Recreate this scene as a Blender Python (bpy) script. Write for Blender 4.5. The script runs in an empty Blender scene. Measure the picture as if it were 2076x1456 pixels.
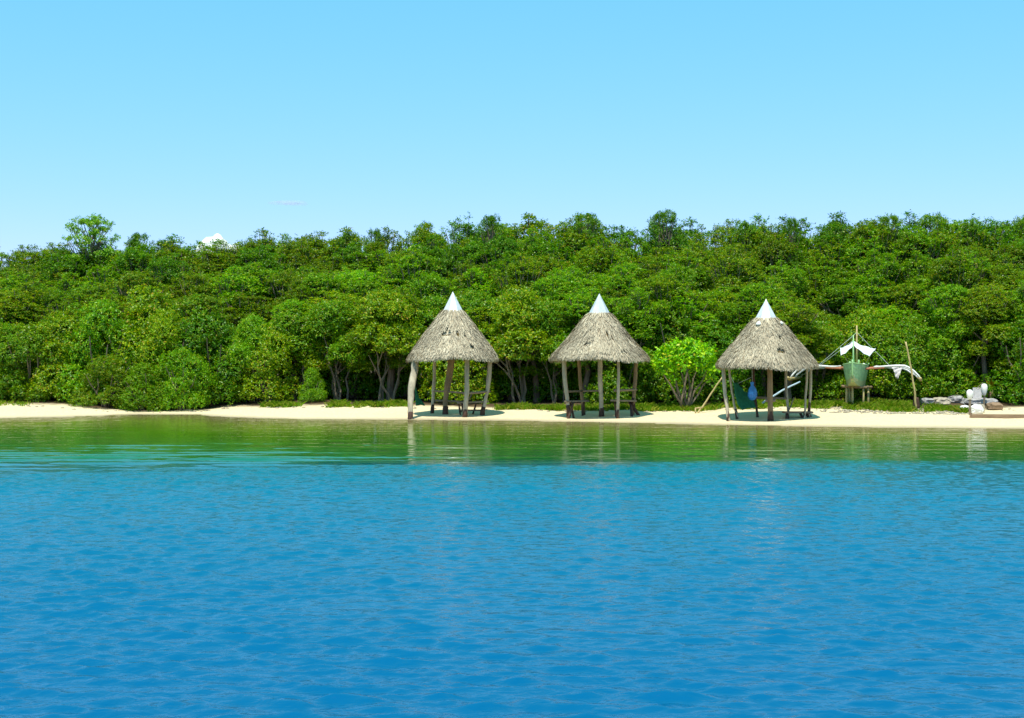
import bpy, math, random
import numpy as np
from mathutils import Vector

R = math.radians
sc = bpy.context.scene
COL = sc.collection

# ------------------------------------------------------------------ camera
F, CX, HY, CZ = 2750.0, 1038.0, 713.0, 2.5        # focal length and horizon of the photograph, eye height
cam_d = bpy.data.cameras.new("camera")
cam = bpy.data.objects.new("camera", cam_d)
COL.objects.link(cam)
cam.location = (0, 0, CZ)
cam.rotation_euler = (R(90), 0, 0)
cam_d.sensor_width = 36
cam_d.lens = F / 2076 * 36
cam_d.shift_y = -(728 - HY) / 2076
cam_d.clip_start = 0.1
cam_d.clip_end = 6000
sc.camera = cam

# ------------------------------------------------------------------ sky and sun
SUN = Vector((-0.10, -0.36, 0.92)).normalized()
world = bpy.data.worlds.new("World")
sc.world = world
world.use_nodes = True
wn, wl = world.node_tree.nodes, world.node_tree.links
bg = wn["Background"]
sky = wn.new("ShaderNodeTexSky")
sky.sky_type = 'NISHITA'
sky.sun_disc = False
sky.sun_elevation = math.asin(SUN.z)
sky.sun_rotation = math.atan2(SUN.x, SUN.y)
sky.air_density = 1.0
sky.dust_density = 0.2
sky.ozone_density = 1.0
sep = wn.new("ShaderNodeSeparateColor")
com = wn.new("ShaderNodeCombineColor")
wl.new(sky.outputs[0], sep.inputs[0])
for ch, (gain, power) in enumerate(((0.475, 1.05), (1.955, 0.40), (0.95, 1.0))):   # clear humid tropical blue
    pw = wn.new("ShaderNodeMath"); pw.operation = 'POWER'; pw.inputs[1].default_value = power
    gn = wn.new("ShaderNodeMath"); gn.operation = 'MULTIPLY'; gn.inputs[1].default_value = gain
    wl.new(sep.outputs[ch], pw.inputs[0]); wl.new(pw.outputs[0], gn.inputs[0]); wl.new(gn.outputs[0], com.inputs[ch])
wl.new(com.outputs[0], bg.inputs[0])
bg.inputs[1].default_value = 0.14

sun_d = bpy.data.lights.new("sun", 'SUN')
sun_d.energy = 3.9
sun_d.angle = R(0.53)
sun_d.color = (1.0, 0.95, 0.86)
sun = bpy.data.objects.new("sun", sun_d)
COL.objects.link(sun)
sun.rotation_euler = SUN.to_track_quat('Z', 'Y').to_euler()
sun.location = (0, 0, 30)

sc.view_settings.view_transform = 'Standard'
sc.view_settings.look = 'None'
sc.view_settings.gamma = 1
sc.view_settings.exposure = 0.6
sc.cycles.max_bounces = 8
sc.cycles.diffuse_bounces = 3
sc.cycles.glossy_bounces = 3
sc.cycles.transmission_bounces = 4
sc.cycles.transparent_max_bounces = 8
sc.cycles.use_denoising = True

# ------------------------------------------------------------------ helpers
def PX(px, py, y):
    return Vector(((px - CX) / F * y, y, CZ - (py - HY) / F * y))

def tag(o, label=None, cat=None, group=None, kind=None):
    if label: o["label"] = label
    if cat: o["category"] = cat
    if group: o["group"] = group
    if kind: o["kind"] = kind
    return o

def empty(name, loc):
    o = bpy.data.objects.new(name, None)
    o.empty_display_size = 0.2
    o.location = loc
    COL.objects.link(o)
    return o

def mesh_np(name, verts, faces_n, loops, mat, smooth=False):
    me = bpy.data.meshes.new(name)
    verts = np.asarray(verts, dtype=np.float32)
    nf = len(faces_n)
    me.vertices.add(len(verts))
    me.vertices.foreach_set("co", verts.ravel())
    me.loops.add(len(loops))
    me.loops.foreach_set("vertex_index", np.asarray(loops, dtype=np.int32))
    me.polygons.add(nf)
    starts = np.concatenate([[0], np.cumsum(faces_n)[:-1]]).astype(np.int32)
    me.polygons.foreach_set("loop_start", starts)
    me.polygons.foreach_set("loop_total", np.asarray(faces_n, dtype=np.int32))
    if smooth:
        me.polygons.foreach_set("use_smooth", np.ones(nf, dtype=bool))
    me.update(calc_edges=True)
    if mat: me.materials.append(mat)
    return me

def link(name, me, parent=None, loc=None):
    o = bpy.data.objects.new(name, me)
    COL.objects.link(o)
    if parent: o.parent = parent
    if loc is not None: o.location = loc
    return o

class MB:
    """collects shapes, then builds one mesh object"""
    def __init__(self, origin=(0, 0, 0)):
        self.v, self.f = [], []
        self.o = Vector(origin)
    def add(self, vs, fs):
        b = len(self.v)
        self.v += [Vector(p) - self.o for p in vs]
        self.f += [tuple(i + b for i in f) for f in fs]
    def tube(self, pts, rad, n=8, cap=True, seed=None, wob=0.0):
        pts = [Vector(p) for p in pts]
        if not hasattr(rad, '__len__'): rad = [rad] * len(pts)
        rg = random.Random(seed if seed is not None else 1)
        vs, fs = [], []
        up = Vector((0.13, 0.97, 0.2)).normalized()
        for i, p in enumerate(pts):
            d = (pts[min(i + 1, len(pts) - 1)] - pts[max(i - 1, 0)]).normalized()
            a = d.cross(up)
            if a.length < 0.1: a = d.cross(Vector((1, 0, 0)))
            a.normalize(); b = d.cross(a)
            for k in range(n):
                t = 2 * math.pi * k / n
                r = rad[i] * (1 + wob * (rg.random() - .5))
                vs.append(p + a * math.cos(t) * r + b * math.sin(t) * r)
        for i in range(len(pts) - 1):
            for k in range(n):
                k2 = (k + 1) % n
                fs.append((i * n + k, i * n + k2, (i + 1) * n + k2, (i + 1) * n + k))
        if cap:
            fs.append(tuple(range(n - 1, -1, -1)))
            m = (len(pts) - 1) * n
            fs.append(tuple(range(m, m + n)))
        self.add(vs, fs)
        return self
    def beam(self, a, b, w, h, tw=0.0):
        a, b = Vector(a), Vector(b)
        d = (b - a).normalized()
        up = Vector((0, 0, 1))
        s = d.cross(up)
        if s.length < .05: s = Vector((1, 0, 0))
        s.normalize(); u = s.cross(d).normalized()
        c = []
        e = min(w, h) * .12
        for p, in_ in ((a, 0), (b, 0)):
            for sx, sy in ((-1, -1), (1, -1), (1, 1), (-1, 1)):
                c.append(p + s * sx * w / 2 + u * sy * h / 2)
        self.add(c, [(3, 2, 1, 0), (4, 5, 6, 7), (0, 1, 5, 4), (1, 2, 6, 5), (2, 3, 7, 6), (3, 0, 4, 7)])
        return self
    def build(self, name, mat, parent=None, smooth=False):
        me = bpy.data.meshes.new(name)
        me.from_pydata([tuple(v) for v in self.v], [], self.f)
        me.materials.append(mat)
        if smooth:
            me.polygons.foreach_set("use_smooth", np.ones(len(me.polygons), dtype=bool))
        me.update()
        return link(name, me, parent, None if parent else self.o)

def wavy(a, b, n, amp, seed):
    rg = random.Random(seed)
    a, b = Vector(a), Vector(b)
    out = []
    for i in range(n + 1):
        t = i / n
        w = math.sin(math.pi * t)
        out.append(a.lerp(b, t) + Vector((rg.uniform(-1, 1), rg.uniform(-1, 1), 0)) * amp * w)
    return out

# value noise for numpy arrays
def vnoise(x, y, seed=0):
    rg = np.random.RandomState(seed)
    tab = rg.rand(256, 256).astype(np.float32)
    xi, yi = np.floor(x).astype(int), np.floor(y).astype(int)
    fx, fy = x - xi, y - yi
    fx, fy = fx * fx * (3 - 2 * fx), fy * fy * (3 - 2 * fy)
    a = tab[xi & 255, yi & 255]; b = tab[(xi + 1) & 255, yi & 255]
    c = tab[xi & 255, (yi + 1) & 255]; d = tab[(xi + 1) & 255, (yi + 1) & 255]
    return (a * (1 - fx) + b * fx) * (1 - fy) + (c * (1 - fx) + d * fx) * fy

# ------------------------------------------------------------------ materials
def new_mat(name):
    m = bpy.data.materials.new(name)
    m.use_nodes = True
    return m, m.node_tree.nodes, m.node_tree.links, m.node_tree.nodes["Principled BSDF"]

def simple(name, col, rough=0.7, metal=0.0, var=0.25, scale=6.0, bump=0.15, spec=0.3, stretch=(1, 1, 1), dark=None):
    m, n, l, p = new_mat(name)
    tc = n.new("ShaderNodeTexCoord"); mp = n.new("ShaderNodeMapping")
    mp.inputs[3].default_value = stretch
    l.new(tc.outputs["Object"], mp.inputs[0])
    nz = n.new("ShaderNodeTexNoise"); nz.inputs["Scale"].default_value = scale
    nz.inputs["Detail"].default_value = 6; nz.inputs["Roughness"].default_value = .65
    l.new(mp.outputs[0], nz.inputs["Vector"])
    cr = n.new("ShaderNodeValToRGB")
    d = dark or tuple(c * (1 - var) for c in col)
    b = tuple(min(1, c * (1 + var * .6)) for c in col)
    cr.color_ramp.elements[0].position = .3; cr.color_ramp.elements[0].color = (*d, 1)
    cr.color_ramp.elements[1].position = .7; cr.color_ramp.elements[1].color = (*b, 1)
    l.new(nz.outputs["Fac"], cr.inputs[0]); l.new(cr.outputs[0], p.inputs["Base Color"])
    p.inputs["Roughness"].default_value = rough
    p.inputs["Metallic"].default_value = metal
    p.inputs["Specular IOR Level"].default_value = spec
    if bump:
        bp = n.new("ShaderNodeBump"); bp.inputs["Strength"].default_value = bump
        bp.inputs["Distance"].default_value = .03
        l.new(nz.outputs["Fac"], bp.inputs["Height"]); l.new(bp.outputs[0], p.inputs["Normal"])
    return m

def leaf_mat(name, ramp, rough=0.42, trans=0.3, spec=0.45):
    """ramp colours by leaf, multiplied by the tree's own colour"""
    m, n, l, p = new_mat(name)
    geo = n.new("ShaderNodeNewGeometry")
    cr = n.new("ShaderNodeValToRGB")
    el = cr.color_ramp.elements
    el[0].position, el[0].color = ramp[0][0], (*ramp[0][1], 1)
    el[1].position, el[1].color = ramp[-1][0], (*ramp[-1][1], 1)
    for pos, c in ramp[1:-1]:
        e = el.new(pos); e.color = (*c, 1)
    l.new(geo.outputs["Random Per Island"], cr.inputs[0])
    oi = n.new("ShaderNodeObjectInfo")
    mx = n.new("ShaderNodeMix"); mx.data_type = 'RGBA'; mx.blend_type = 'MULTIPLY'
    mx.inputs[0].default_value = 1
    l.new(cr.outputs[0], mx.inputs[6]); l.new(oi.outputs["Color"], mx.inputs[7])
    l.new(mx.outputs[2], p.inputs["Base Color"])
    p.inputs["Roughness"].default_value = rough
    p.inputs["Specular IOR Level"].default_value = spec
    tr = n.new("ShaderNodeBsdfTranslucent")
    l.new(mx.outputs[2], tr.inputs[0])
    ms = n.new("ShaderNodeMixShader"); ms.inputs[0].default_value = trans
    l.new(p.outputs[0], ms.inputs[1]); l.new(tr.outputs[0], ms.inputs[2])
    l.new(ms.outputs[0], n["Material Output"].inputs[0])
    return m

M = {}
M['leaf'] = leaf_mat("mangrove_leaf", [(0, (0.048, 0.165, 0.001)), (0.45, (0.128, 0.335, 0.001)),
                                       (0.8, (0.245, 0.44, 0.002)), (0.94, (0.39, 0.48, 0.006)), (1, (0.32, 0.22, 0.03))], .42, .42, .38)
M['bark'] = simple("mangrove_bark", (0.20, 0.15, 0.10), .9, var=.5, scale=5, bump=.4, stretch=(1, 1, .25))
M['paletrunk'] = simple("pale_bark", (0.20, 0.155, 0.10), .9, var=.4, scale=5, bump=.4, stretch=(1, 1, .25))
M['grass'] = leaf_mat("beach_grass", [(0, (0.09, 0.24, 0.004)), (0.6, (0.22, 0.38, 0.008)), (1, (0.42, 0.42, 0.06))], .6, .45, .15)
M['post'] = simple("weathered_post", (0.42, 0.36, 0.25), .9, var=.4, scale=7, bump=.4, stretch=(1, 1, .2))
M['postbrown'] = simple("brown_post", (0.25, 0.17, 0.09), .9, var=.45, scale=7, bump=.4, stretch=(1, 1, .2))
M['postdark'] = simple("dark_wood", (0.085, 0.045, 0.030), .85, var=.5, scale=9, bump=.4)
M['plank'] = simple("grey_plank", (0.23, 0.18, 0.12), .9, var=.4, scale=7, bump=.3, stretch=(.2, 1, 1))
M['bamboo'] = simple("bamboo", (0.46, 0.36, 0.15), .6, var=.3, scale=6, bump=.1)
M['cap'] = simple("sheet_metal", (0.66, 0.67, 0.68), .36, metal=.2, var=.2, scale=4, bump=.05, spec=.5)
M['hull'] = simple("green_boat_paint", (0.33, 0.54, 0.28), .55, var=.35, scale=4, bump=.05)
M['hulldeep'] = simple("boat_keel_paint", (0.40, 0.42, 0.20), .6, var=.2, scale=3, bump=.05)
M['white'] = simple("white_paint", (0.80, 0.78, 0.72), .6, var=.15, scale=5, bump=.1)
M['redwood'] = simple("red_brown_wood", (0.38, 0.15, 0.07), .6, var=.3, scale=6, bump=.1)
M['canvas'] = simple("white_canvas", (0.80, 0.82, 0.86), .9, var=.1, scale=6, bump=.2)
M['greycloth'] = simple("grey_cloth", (0.62, 0.58, 0.55), .95, var=.2, scale=9, bump=.3)
M['mast'] = simple("green_mast_paint", (0.32, 0.55, 0.24), .5, var=.15, scale=5, bump=.05)
M['rope'] = simple("rope", (0.45, 0.52, 0.45), .9, var=.2, scale=20, bump=0)
M['hammock'] = simple("green_netting", (0.015, 0.16, 0.075), .85, var=.35, scale=14, bump=.4)
M['bluebag'] = simple("blue_plastic", (0.07, 0.32, 0.72), .4, var=.35, scale=7, bump=.4, dark=(0.03, 0.14, .45))
M['bluepole'] = simple("blue_grey_pole", (0.38, 0.50, 0.55), .6, var=.2, scale=8, bump=.1)
M['stone'] = simple("weathered_stone", (0.42, 0.36, 0.26), .95, var=.5, scale=5, bump=.6)
M['stonegrey'] = simple("grey_stone", (0.36, 0.34, 0.32), .95, var=.5, scale=5, bump=.6)
M['drift'] = simple("driftwood", (0.26, 0.17, 0.10), .9, var=.45, scale=7, bump=.4, stretch=(.2, 1, 1))
M['cloud'] = None

# thatch
def thatch_mat():
    m, n, l, p = new_mat("palm_thatch")
    geo = n.new("ShaderNodeNewGeometry")
    cr = n.new("ShaderNodeValToRGB")
    el = cr.color_ramp.elements
    el[0].position, el[0].color = 0, (0.25, 0.21, 0.145, 1)
    el[1].position, el[1].color = 1, (0.60, 0.52, 0.36, 1)
    e = el.new(.25); e.color = (0.405, 0.35, 0.24, 1)
    e = el.new(.7); e.color = (0.54, 0.475, 0.335, 1)
    l.new(geo.outputs["Random Per Island"], cr.inputs[0])
    tc = n.new("ShaderNodeTexCoord")
    nz = n.new("ShaderNodeTexNoise"); nz.inputs["Scale"].default_value = 1.6; nz.inputs["Detail"].default_value = 5
    l.new(tc.outputs["Object"], nz.inputs["Vector"])
    mr = n.new("ShaderNodeMapRange"); mr.inputs[1].default_value = .3; mr.inputs[2].default_value = .7
    mr.inputs[3].default_value = .7; mr.inputs[4].default_value = 1.15
    l.new(nz.outputs["Fac"], mr.inputs[0])
    mx = n.new("ShaderNodeMix"); mx.data_type = 'RGBA'; mx.blend_type = 'MULTIPLY'; mx.inputs[0].default_value = 1
    l.new(cr.outputs[0], mx.inputs[6]); l.new(mr.outputs[0], mx.inputs[7])
    l.new(mx.outputs[2], p.inputs["Base Color"])
    p.inputs["Roughness"].default_value = .9
    p.inputs["Specular IOR Level"].default_value = .15
    return m
M['thatch'] = thatch_mat()

# ------------------------------------------------------------------ terrain
WL = [(-400, 850), (0, 848), (120, 846), (200, 843), (260, 840), (400, 841), (450, 845), (600, 850), (840, 851), (1000, 852),
      (1200, 856), (1400, 860), (1600, 864), (1800, 867), (2076, 869), (2600, 870)]
VL = [(-400, 818), (0, 822), (120, 825), (180, 832), (420, 832), (450, 827), (600, 826), (830, 827), (1000, 830), (1150, 832),
      (1400, 832), (1460, 829), (1600, 827), (1700, 829), (1860, 833), (1960, 838), (2020, 831), (2076, 829), (2600, 828)]
wl_y = [F * CZ / (p - HY) for _, p in WL]
wl_x = [(a - CX) / F * y for (a, _), y in zip(WL, wl_y)]
def W(x): return np.interp(x, wl_x, wl_y)
def gz0(d):      # height over distance inland from the water's edge
    return np.where(d < 0, np.maximum(d * 0.055, -2.2), np.interp(d, [0, 3, 7, 12, 30], [0, .14, .36, .55, .9]))
def GZ(x, y):
    x = np.asarray(x, dtype=float); y = np.asarray(y, dtype=float)
    d = y - W(x)
    z = gz0(d)
    near = np.clip((d - .3) / 2, 0, 1)
    z = z + near * (vnoise(x * .5 + 40, y * .6 + 9, 3) - .5) * .09 + near * (vnoise(x * 2.2, y * 2.2, 4) - .5) * .03
    z = z + .02 * (vnoise(x * .7, y * .3, 9) - .5)
    return z
def gz(x, y): return float(GZ(x, y))
# vegetation line: depth at which the sand's pixel row equals VL
vl_x, vl_y = [], []
for px, py in VL:
    lo, hi = 40.0, 75.0
    for _ in range(40):
        y = (lo + hi) / 2
        if HY + F * (CZ - float(gz0(y - W((px - CX) / F * y)))) / y > py: lo = y
        else: hi = y
    vl_x.append((px - CX) / F * y); vl_y.append(y)
def V(x): return np.interp(x, vl_x, vl_y)

def grid_obj(name, xs, ys, zfun, mat, attrs=None):
    X, Y = np.meshgrid(xs, ys)
    Z = zfun(X, Y)
    v = np.stack([X, Y, Z], -1).reshape(-1, 3)
    nx, ny = len(xs), len(ys)
    i = np.arange(nx * ny).reshape(ny, nx)
    q = np.stack([i[:-1, :-1], i[:-1, 1:], i[1:, 1:], i[1:, :-1]], -1).reshape(-1, 4)
    me = mesh_np(name, v, np.full(len(q), 4), q.ravel(), mat, True)
    for an, fn in (attrs or {}).items():
        a = me.attributes.new(an, 'FLOAT', 'POINT')
        a.data.foreach_set("value", fn(X, Y).astype(np.float32).ravel())
    return link(name, me)

def axis(lo, hi, step, far, grow=1.35):
    a = list(np.arange(lo, hi + step / 2, step))
    s, p = step, a[-1]
    while p < far[1]:
        s *= grow; p += s; a.append(p)
    s, p = step, a[0]
    while p > far[0]:
        s *= grow; p -= s; a.insert(0, p)
    return np.array(a)

def ground_mat():
    m, n, l, p = new_mat("coral_sand")
    tc = n.new("ShaderNodeTexCoord")
    at = n.new("ShaderNodeAttribute"); at.attribute_name = "inland"
    dw = n.new("ShaderNodeAttribute"); dw.attribute_name = "fromwater"
    nz = n.new("ShaderNodeTexNoise"); nz.inputs["Scale"].default_value = 1.3; nz.inputs["Detail"].default_value = 8; nz.inputs["Roughness"].default_value = .7
    l.new(tc.outputs["Object"], nz.inputs["Vector"])
    fn = n.new("ShaderNodeTexNoise"); fn.inputs["Scale"].default_value = 14; fn.inputs["Detail"].default_value = 6; fn.inputs["Roughness"].default_value = .75
    l.new(tc.outputs["Object"], fn.inputs["Vector"])
    cs = n.new("ShaderNodeValToRGB")
    cs.color_ramp.elements[0].position = .28; cs.color_ramp.elements[0].color = (0.55, 0.42, 0.22, 1)
    cs.color_ramp.elements[1].position = .6; cs.color_ramp.elements[1].color = (0.74, 0.62, 0.40, 1)
    l.new(fn.outputs["Fac"], cs.inputs[0])
    cl = n.new("ShaderNodeValToRGB")
    cl.color_ramp.elements[0].position = .3; cl.color_ramp.elements[0].color = (0.045, 0.030, 0.016, 1)
    cl.color_ramp.elements[1].position = .75; cl.color_ramp.elements[1].color = (0.15, 0.10, 0.05, 1)
    l.new(fn.outputs["Fac"], cl.inputs[0])
    # soil starts behind the vegetation line with a broken edge
    ad = n.new("ShaderNodeMath"); ad.operation = 'MULTIPLY_ADD'; ad.inputs[1].default_value = 2.4; 
    l.new(nz.outputs["Fac"], ad.inputs[0]); l.new(at.outputs["Fac"], ad.inputs[2])
    mr = n.new("ShaderNodeMapRange"); mr.inputs[1].default_value = 1.5; mr.inputs[2].default_value = 2.4
    l.new(ad.outputs[0], mr.inputs[0])
    mx = n.new("ShaderNodeMix"); mx.data_type = 'RGBA'
    l.new(mr.outputs[0], mx.inputs[0]); l.new(cs.outputs[0], mx.inputs[6]); l.new(cl.outputs[0], mx.inputs[7])
    # wet sand at the water's edge
    wt = n.new("ShaderNodeMapRange"); wt.inputs[1].default_value = -.2; wt.inputs[2].default_value = 1.0
    wt.inputs[3].default_value = .50; wt.inputs[4].default_value = 1
    l.new(dw.outputs["Fac"], wt.inputs[0])
    m2 = n.new("ShaderNodeMix"); m2.data_type = 'RGBA'; m2.blend_type = 'MULTIPLY'; m2.inputs[0].default_value = 1
    l.new(mx.outputs[2], m2.inputs[6]); l.new(wt.outputs[0], m2.inputs[7])
    l.new(m2.outputs[2], p.inputs["Base Color"])
    p.inputs["Roughness"].default_value = .95; p.inputs["Specular IOR Level"].default_value = .15
    bp = n.new("ShaderNodeBump"); bp.inputs["Strength"].default_value = .5; bp.inputs["Distance"].default_value = .06
    l.new(fn.outputs["Fac"], bp.inputs["Height"]); l.new(bp.outputs[0], p.inputs["Normal"])
    return m

gx = axis(-32, 32, .22, (-2500, 2500))
gy = axis(43, 72, .16, (-2500, 3000))
ground = grid_obj("beach", gx, gy, GZ, ground_mat(), {
    "inland": lambda X, Y: np.clip(Y - V(X), -6, 6), "fromwater": lambda X, Y: np.clip(Y - W(X), -6, 6)})
tag(ground, kind="structure")

# ------------------------------------------------------------------ water
def water_mat():
    m, n, l, p = new_mat("lagoon_water")
    tc = n.new("ShaderNodeTexCoord")
    dep = n.new("ShaderNodeAttribute"); dep.attribute_name = "offshore"
    rgh = n.new("ShaderNodeAttribute"); rgh.attribute_name = "chop"
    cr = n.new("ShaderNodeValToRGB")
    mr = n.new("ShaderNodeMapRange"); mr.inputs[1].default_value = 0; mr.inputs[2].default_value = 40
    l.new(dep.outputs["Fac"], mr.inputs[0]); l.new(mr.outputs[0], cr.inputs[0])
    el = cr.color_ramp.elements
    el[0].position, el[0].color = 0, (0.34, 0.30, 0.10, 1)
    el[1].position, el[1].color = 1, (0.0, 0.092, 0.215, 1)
    for pos, c in ((.08, (0.22, 0.26, 0.04)), (.25, (0.05, 0.16, 0.006)), (.465, (0.0, 0.12, 0.03)), (.51, (0.0, 0.12, 0.15)), (.65, (0.0, 0.125, 0.215))):  # green stops paint the forest's reflection into the water's own colour
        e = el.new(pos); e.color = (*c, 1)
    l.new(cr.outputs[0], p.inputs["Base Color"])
    rr = n.new("ShaderNodeMapRange"); rr.inputs[1].default_value = .15; rr.inputs[2].default_value = .9
    rr.inputs[3].default_value = .05; rr.inputs[4].default_value = .17
    l.new(rgh.outputs["Fac"], rr.inputs[0]); l.new(rr.outputs[0], p.inputs["Roughness"])
    p.inputs["IOR"].default_value = 1.33
    mp = n.new("ShaderNodeMapping"); mp.inputs[3].default_value = (.75, 1.15, 1)
    l.new(tc.outputs["Object"], mp.inputs[0])
    n1 = n.new("ShaderNodeTexNoise"); n1.inputs["Scale"].default_value = 9; n1.inputs["Detail"].default_value = 3; n1.inputs["Roughness"].default_value = .5
    n1.inputs["Distortion"].default_value = .4
    l.new(mp.outputs[0], n1.inputs["Vector"])
    hm = n.new("ShaderNodeMath"); hm.operation = 'MULTIPLY'
    l.new(n1.outputs["Fac"], hm.inputs[0]); l.new(rgh.outputs["Fac"], hm.inputs[1])
    bp = n.new("ShaderNodeBump"); bp.inputs["Strength"].default_value = 1; bp.inputs["Distance"].default_value = .02
    l.new(hm.outputs[0], bp.inputs["Height"]); l.new(bp.outputs[0], p.inputs["Normal"])
    # clear shallows: the sand shows through at the edge
    tb = n.new("ShaderNodeBsdfTransparent"); tb.inputs[0].default_value = (.86, .90, .72, 1)
    gl = n.new("ShaderNodeBsdfGlossy"); gl.inputs["Roughness"].default_value = .06
    l.new(bp.outputs[0], gl.inputs["Normal"])
    fr = n.new("ShaderNodeFresnel"); fr.inputs[0].default_value = 1.33
    l.new(bp.outputs[0], fr.inputs["Normal"])
    clr = n.new("ShaderNodeMixShader")
    l.new(fr.outputs[0], clr.inputs[0]); l.new(tb.outputs[0], clr.inputs[1]); l.new(gl.outputs[0], clr.inputs[2])
    sh = n.new("ShaderNodeMapRange"); sh.inputs[1].default_value = .2; sh.inputs[2].default_value = 5.0
    l.new(dep.outputs["Fac"], sh.inputs[0])
    ms = n.new("ShaderNodeMixShader")
    l.new(sh.outputs[0], ms.inputs[0]); l.new(clr.outputs[0], ms.inputs[1]); l.new(p.outputs[0], ms.inputs[2])
    l.new(ms.outputs[0], n["Material Output"].inputs[0])
    return m

def chop(X, Y):
    """1 on the open water, small in the calm belt along the shore"""
    edge = 30.5 + 3.0 * (vnoise(X * .12 + 5, Y * .15, 21) - .5) + 1.2 * (vnoise(X * .6, Y * .5, 25) - .5) - np.clip(-(X + 2) * .40, 0, 3.6)
    soft = 1.9 + np.clip(-(X + 2) * .22, 0, 2.8)
    t = np.clip((edge - Y) / soft + .5, 0, 1)
    t = t * t * (3 - 2 * t)
    calm = .10 + .06 * vnoise(X * .25, Y * .5, 22)
    patch = .62 + .55 * vnoise(X * .25 + 3, Y * .22, 23) + .18 * (vnoise(X * .9, Y * .9, 24) - .5)
    side = np.interp(X / np.maximum(Y, 5) * F, [-1038, 0, 1038], [1.12, 1.0, .78])
    return calm * (1 - t) + t * patch * side

rw = np.random.RandomState(7)
WAVES = []
for i in range(90):
    lam = .12 * (.48 / .12) ** (rw.rand() ** 1.3)
    th = rw.normal(0, .42) + .08
    k = 2 * math.pi / lam
    WAVES.append((k * math.sin(th), k * math.cos(th), rw.rand() * 6.283, 1 / k))
SL = .245 * math.sqrt(2 / len(WAVES))
LONG = []
for i in range(26):
    lam = .42 * (1.5 / .42) ** rw.rand()
    th = rw.normal(0, .10) + .05
    k = 2 * math.pi / lam
    LONG.append((k * math.sin(th), k * math.cos(th), rw.rand() * 6.283, 1 / k))
SLL = math.sqrt(2 / len(LONG))
def water_z(X, Y):
    X = X.astype(np.float32); Y = Y.astype(np.float32)
    h = np.zeros_like(X)
    for kx, ky, ph, ik in WAVES:
        h += np.sin(kx * X + ky * Y + ph) * ik
    fade = np.clip((60 - np.abs(X)) / 20, 0, 1) * np.clip((Y + 4) / 6, 0, 1) * np.clip((60 - Y) / 6, 0, 1)
    sd = math.sqrt(sum(w[3] ** 2 for w in WAVES) / 2)
    h = h / sd                                              # peaked crests over flatter troughs
    h = (.80 * h + .28 * np.maximum(h, 0) ** 1.4) * sd
    h = h * SL * chop(X, Y)
    # old wake rolling along the left, faint ripples elsewhere on the calm belt
    g = np.zeros_like(X)
    for kx, ky, ph, ik in LONG:
        g += np.sin(kx * X + ky * Y + ph) * ik
    wk = np.exp(-((Y - 31.0 + .04 * X) / 4.5) ** 2) * np.clip((-X + 1) / 7, 0, 1) * (.3 + 1.1 * vnoise(X * .3, Y * .7, 32))
    calm = np.clip((Y - 27) / 3, 0, 1) * (.4 + 1.2 * vnoise(X * .2 + 7, Y * .35, 34))
    h = h + g * SLL * (.075 * wk + .020 * calm)
    return h * fade

xs = axis(-19, 19, .036, (-2500, 2500))
ya = [5.0]
while ya[-1] < 55: ya.append(ya[-1] + .024 + .0011 * ya[-1])
s, pz = .1, ya[0]
while pz > -2500:
    s *= 1.4; pz -= s; ya.insert(0, pz)
s, pz = .3, ya[-1]
while pz < 62: pz += s; ya.append(pz)
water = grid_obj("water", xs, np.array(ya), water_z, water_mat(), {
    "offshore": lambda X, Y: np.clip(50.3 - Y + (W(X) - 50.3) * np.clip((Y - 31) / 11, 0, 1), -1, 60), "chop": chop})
tag(water, kind="structure")

# ------------------------------------------------------------------ foliage
rng = np.random.RandomState(11)
def unit(a): return a / np.maximum(np.linalg.norm(a, axis=-1, keepdims=True), 1e-6)

def leaves(c, nrm, per, L, Wd, rs, spread=.9):
    """rosettes of small folded leaves round the points c"""
    n = len(c)
    c = np.repeat(c, per, 0); nrm = np.repeat(nrm, per, 0)
    N = len(c)
    t = unit(rs.normal(size=(N, 3)))
    side = unit(np.cross(nrm, t))
    d = unit(nrm * rs.uniform(-.25, 1.1, (N, 1)) + side * spread + rs.normal(size=(N, 3)) * .35)
    s = unit(np.cross(d, nrm + rs.normal(size=(N, 3)) * .35))
    u = unit(np.cross(s, d))
    ln = L * rs.uniform(.7, 1.25, (N, 1)); w = Wd * rs.uniform(.75, 1.2, (N, 1))
    b = c + rs.normal(size=(N, 3)) * L * .35
    v = np.stack([b, b + d * ln * .5 + s * w * .5 + u * w * .18, b + d * ln - u * ln * .08, b + d * ln * .5 - s * w * .5 + u * w * .18], 1)
    return v.reshape(-1, 3)

def leaf_mesh(name, v, mat):
    nf = len(v) // 4
    return mesh_np(name, v, np.full(nf, 4), np.arange(nf * 4), mat)

def lobes_points(lobes, n, rs, low=-.35):
    """points spread over the outside of a pile of ellipsoid lobes"""
    C = np.array([l[0] for l in lobes]); Rr = np.array([l[1] for l in lobes])
    wgt = (Rr[:, 0] * Rr[:, 2]); wgt = wgt / wgt.sum()
    m = int(n * 2.6)
    k = rs.choice(len(lobes), m, p=wgt)
    d = unit(rs.normal(size=(m, 3)))
    d[:, 2] = np.where(d[:, 2] < low, -d[:, 2], d[:, 2])
    rad = rs.uniform(.55, 1.12, (m, 1)) ** .8 + (rs.rand(m, 1) < .06) * rs.uniform(.1, .4, (m, 1))
    p = C[k] + d * Rr[k] * rad
    inside = np.zeros(m, bool)
    for c, r in zip(C, Rr):
        inside |= (((p - c) / r) ** 2).sum(1) < .42
    keep = np.where(~inside)[0][:n]
    return p[keep], unit(d[keep] + np.array([0, 0, .75]))

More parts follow.
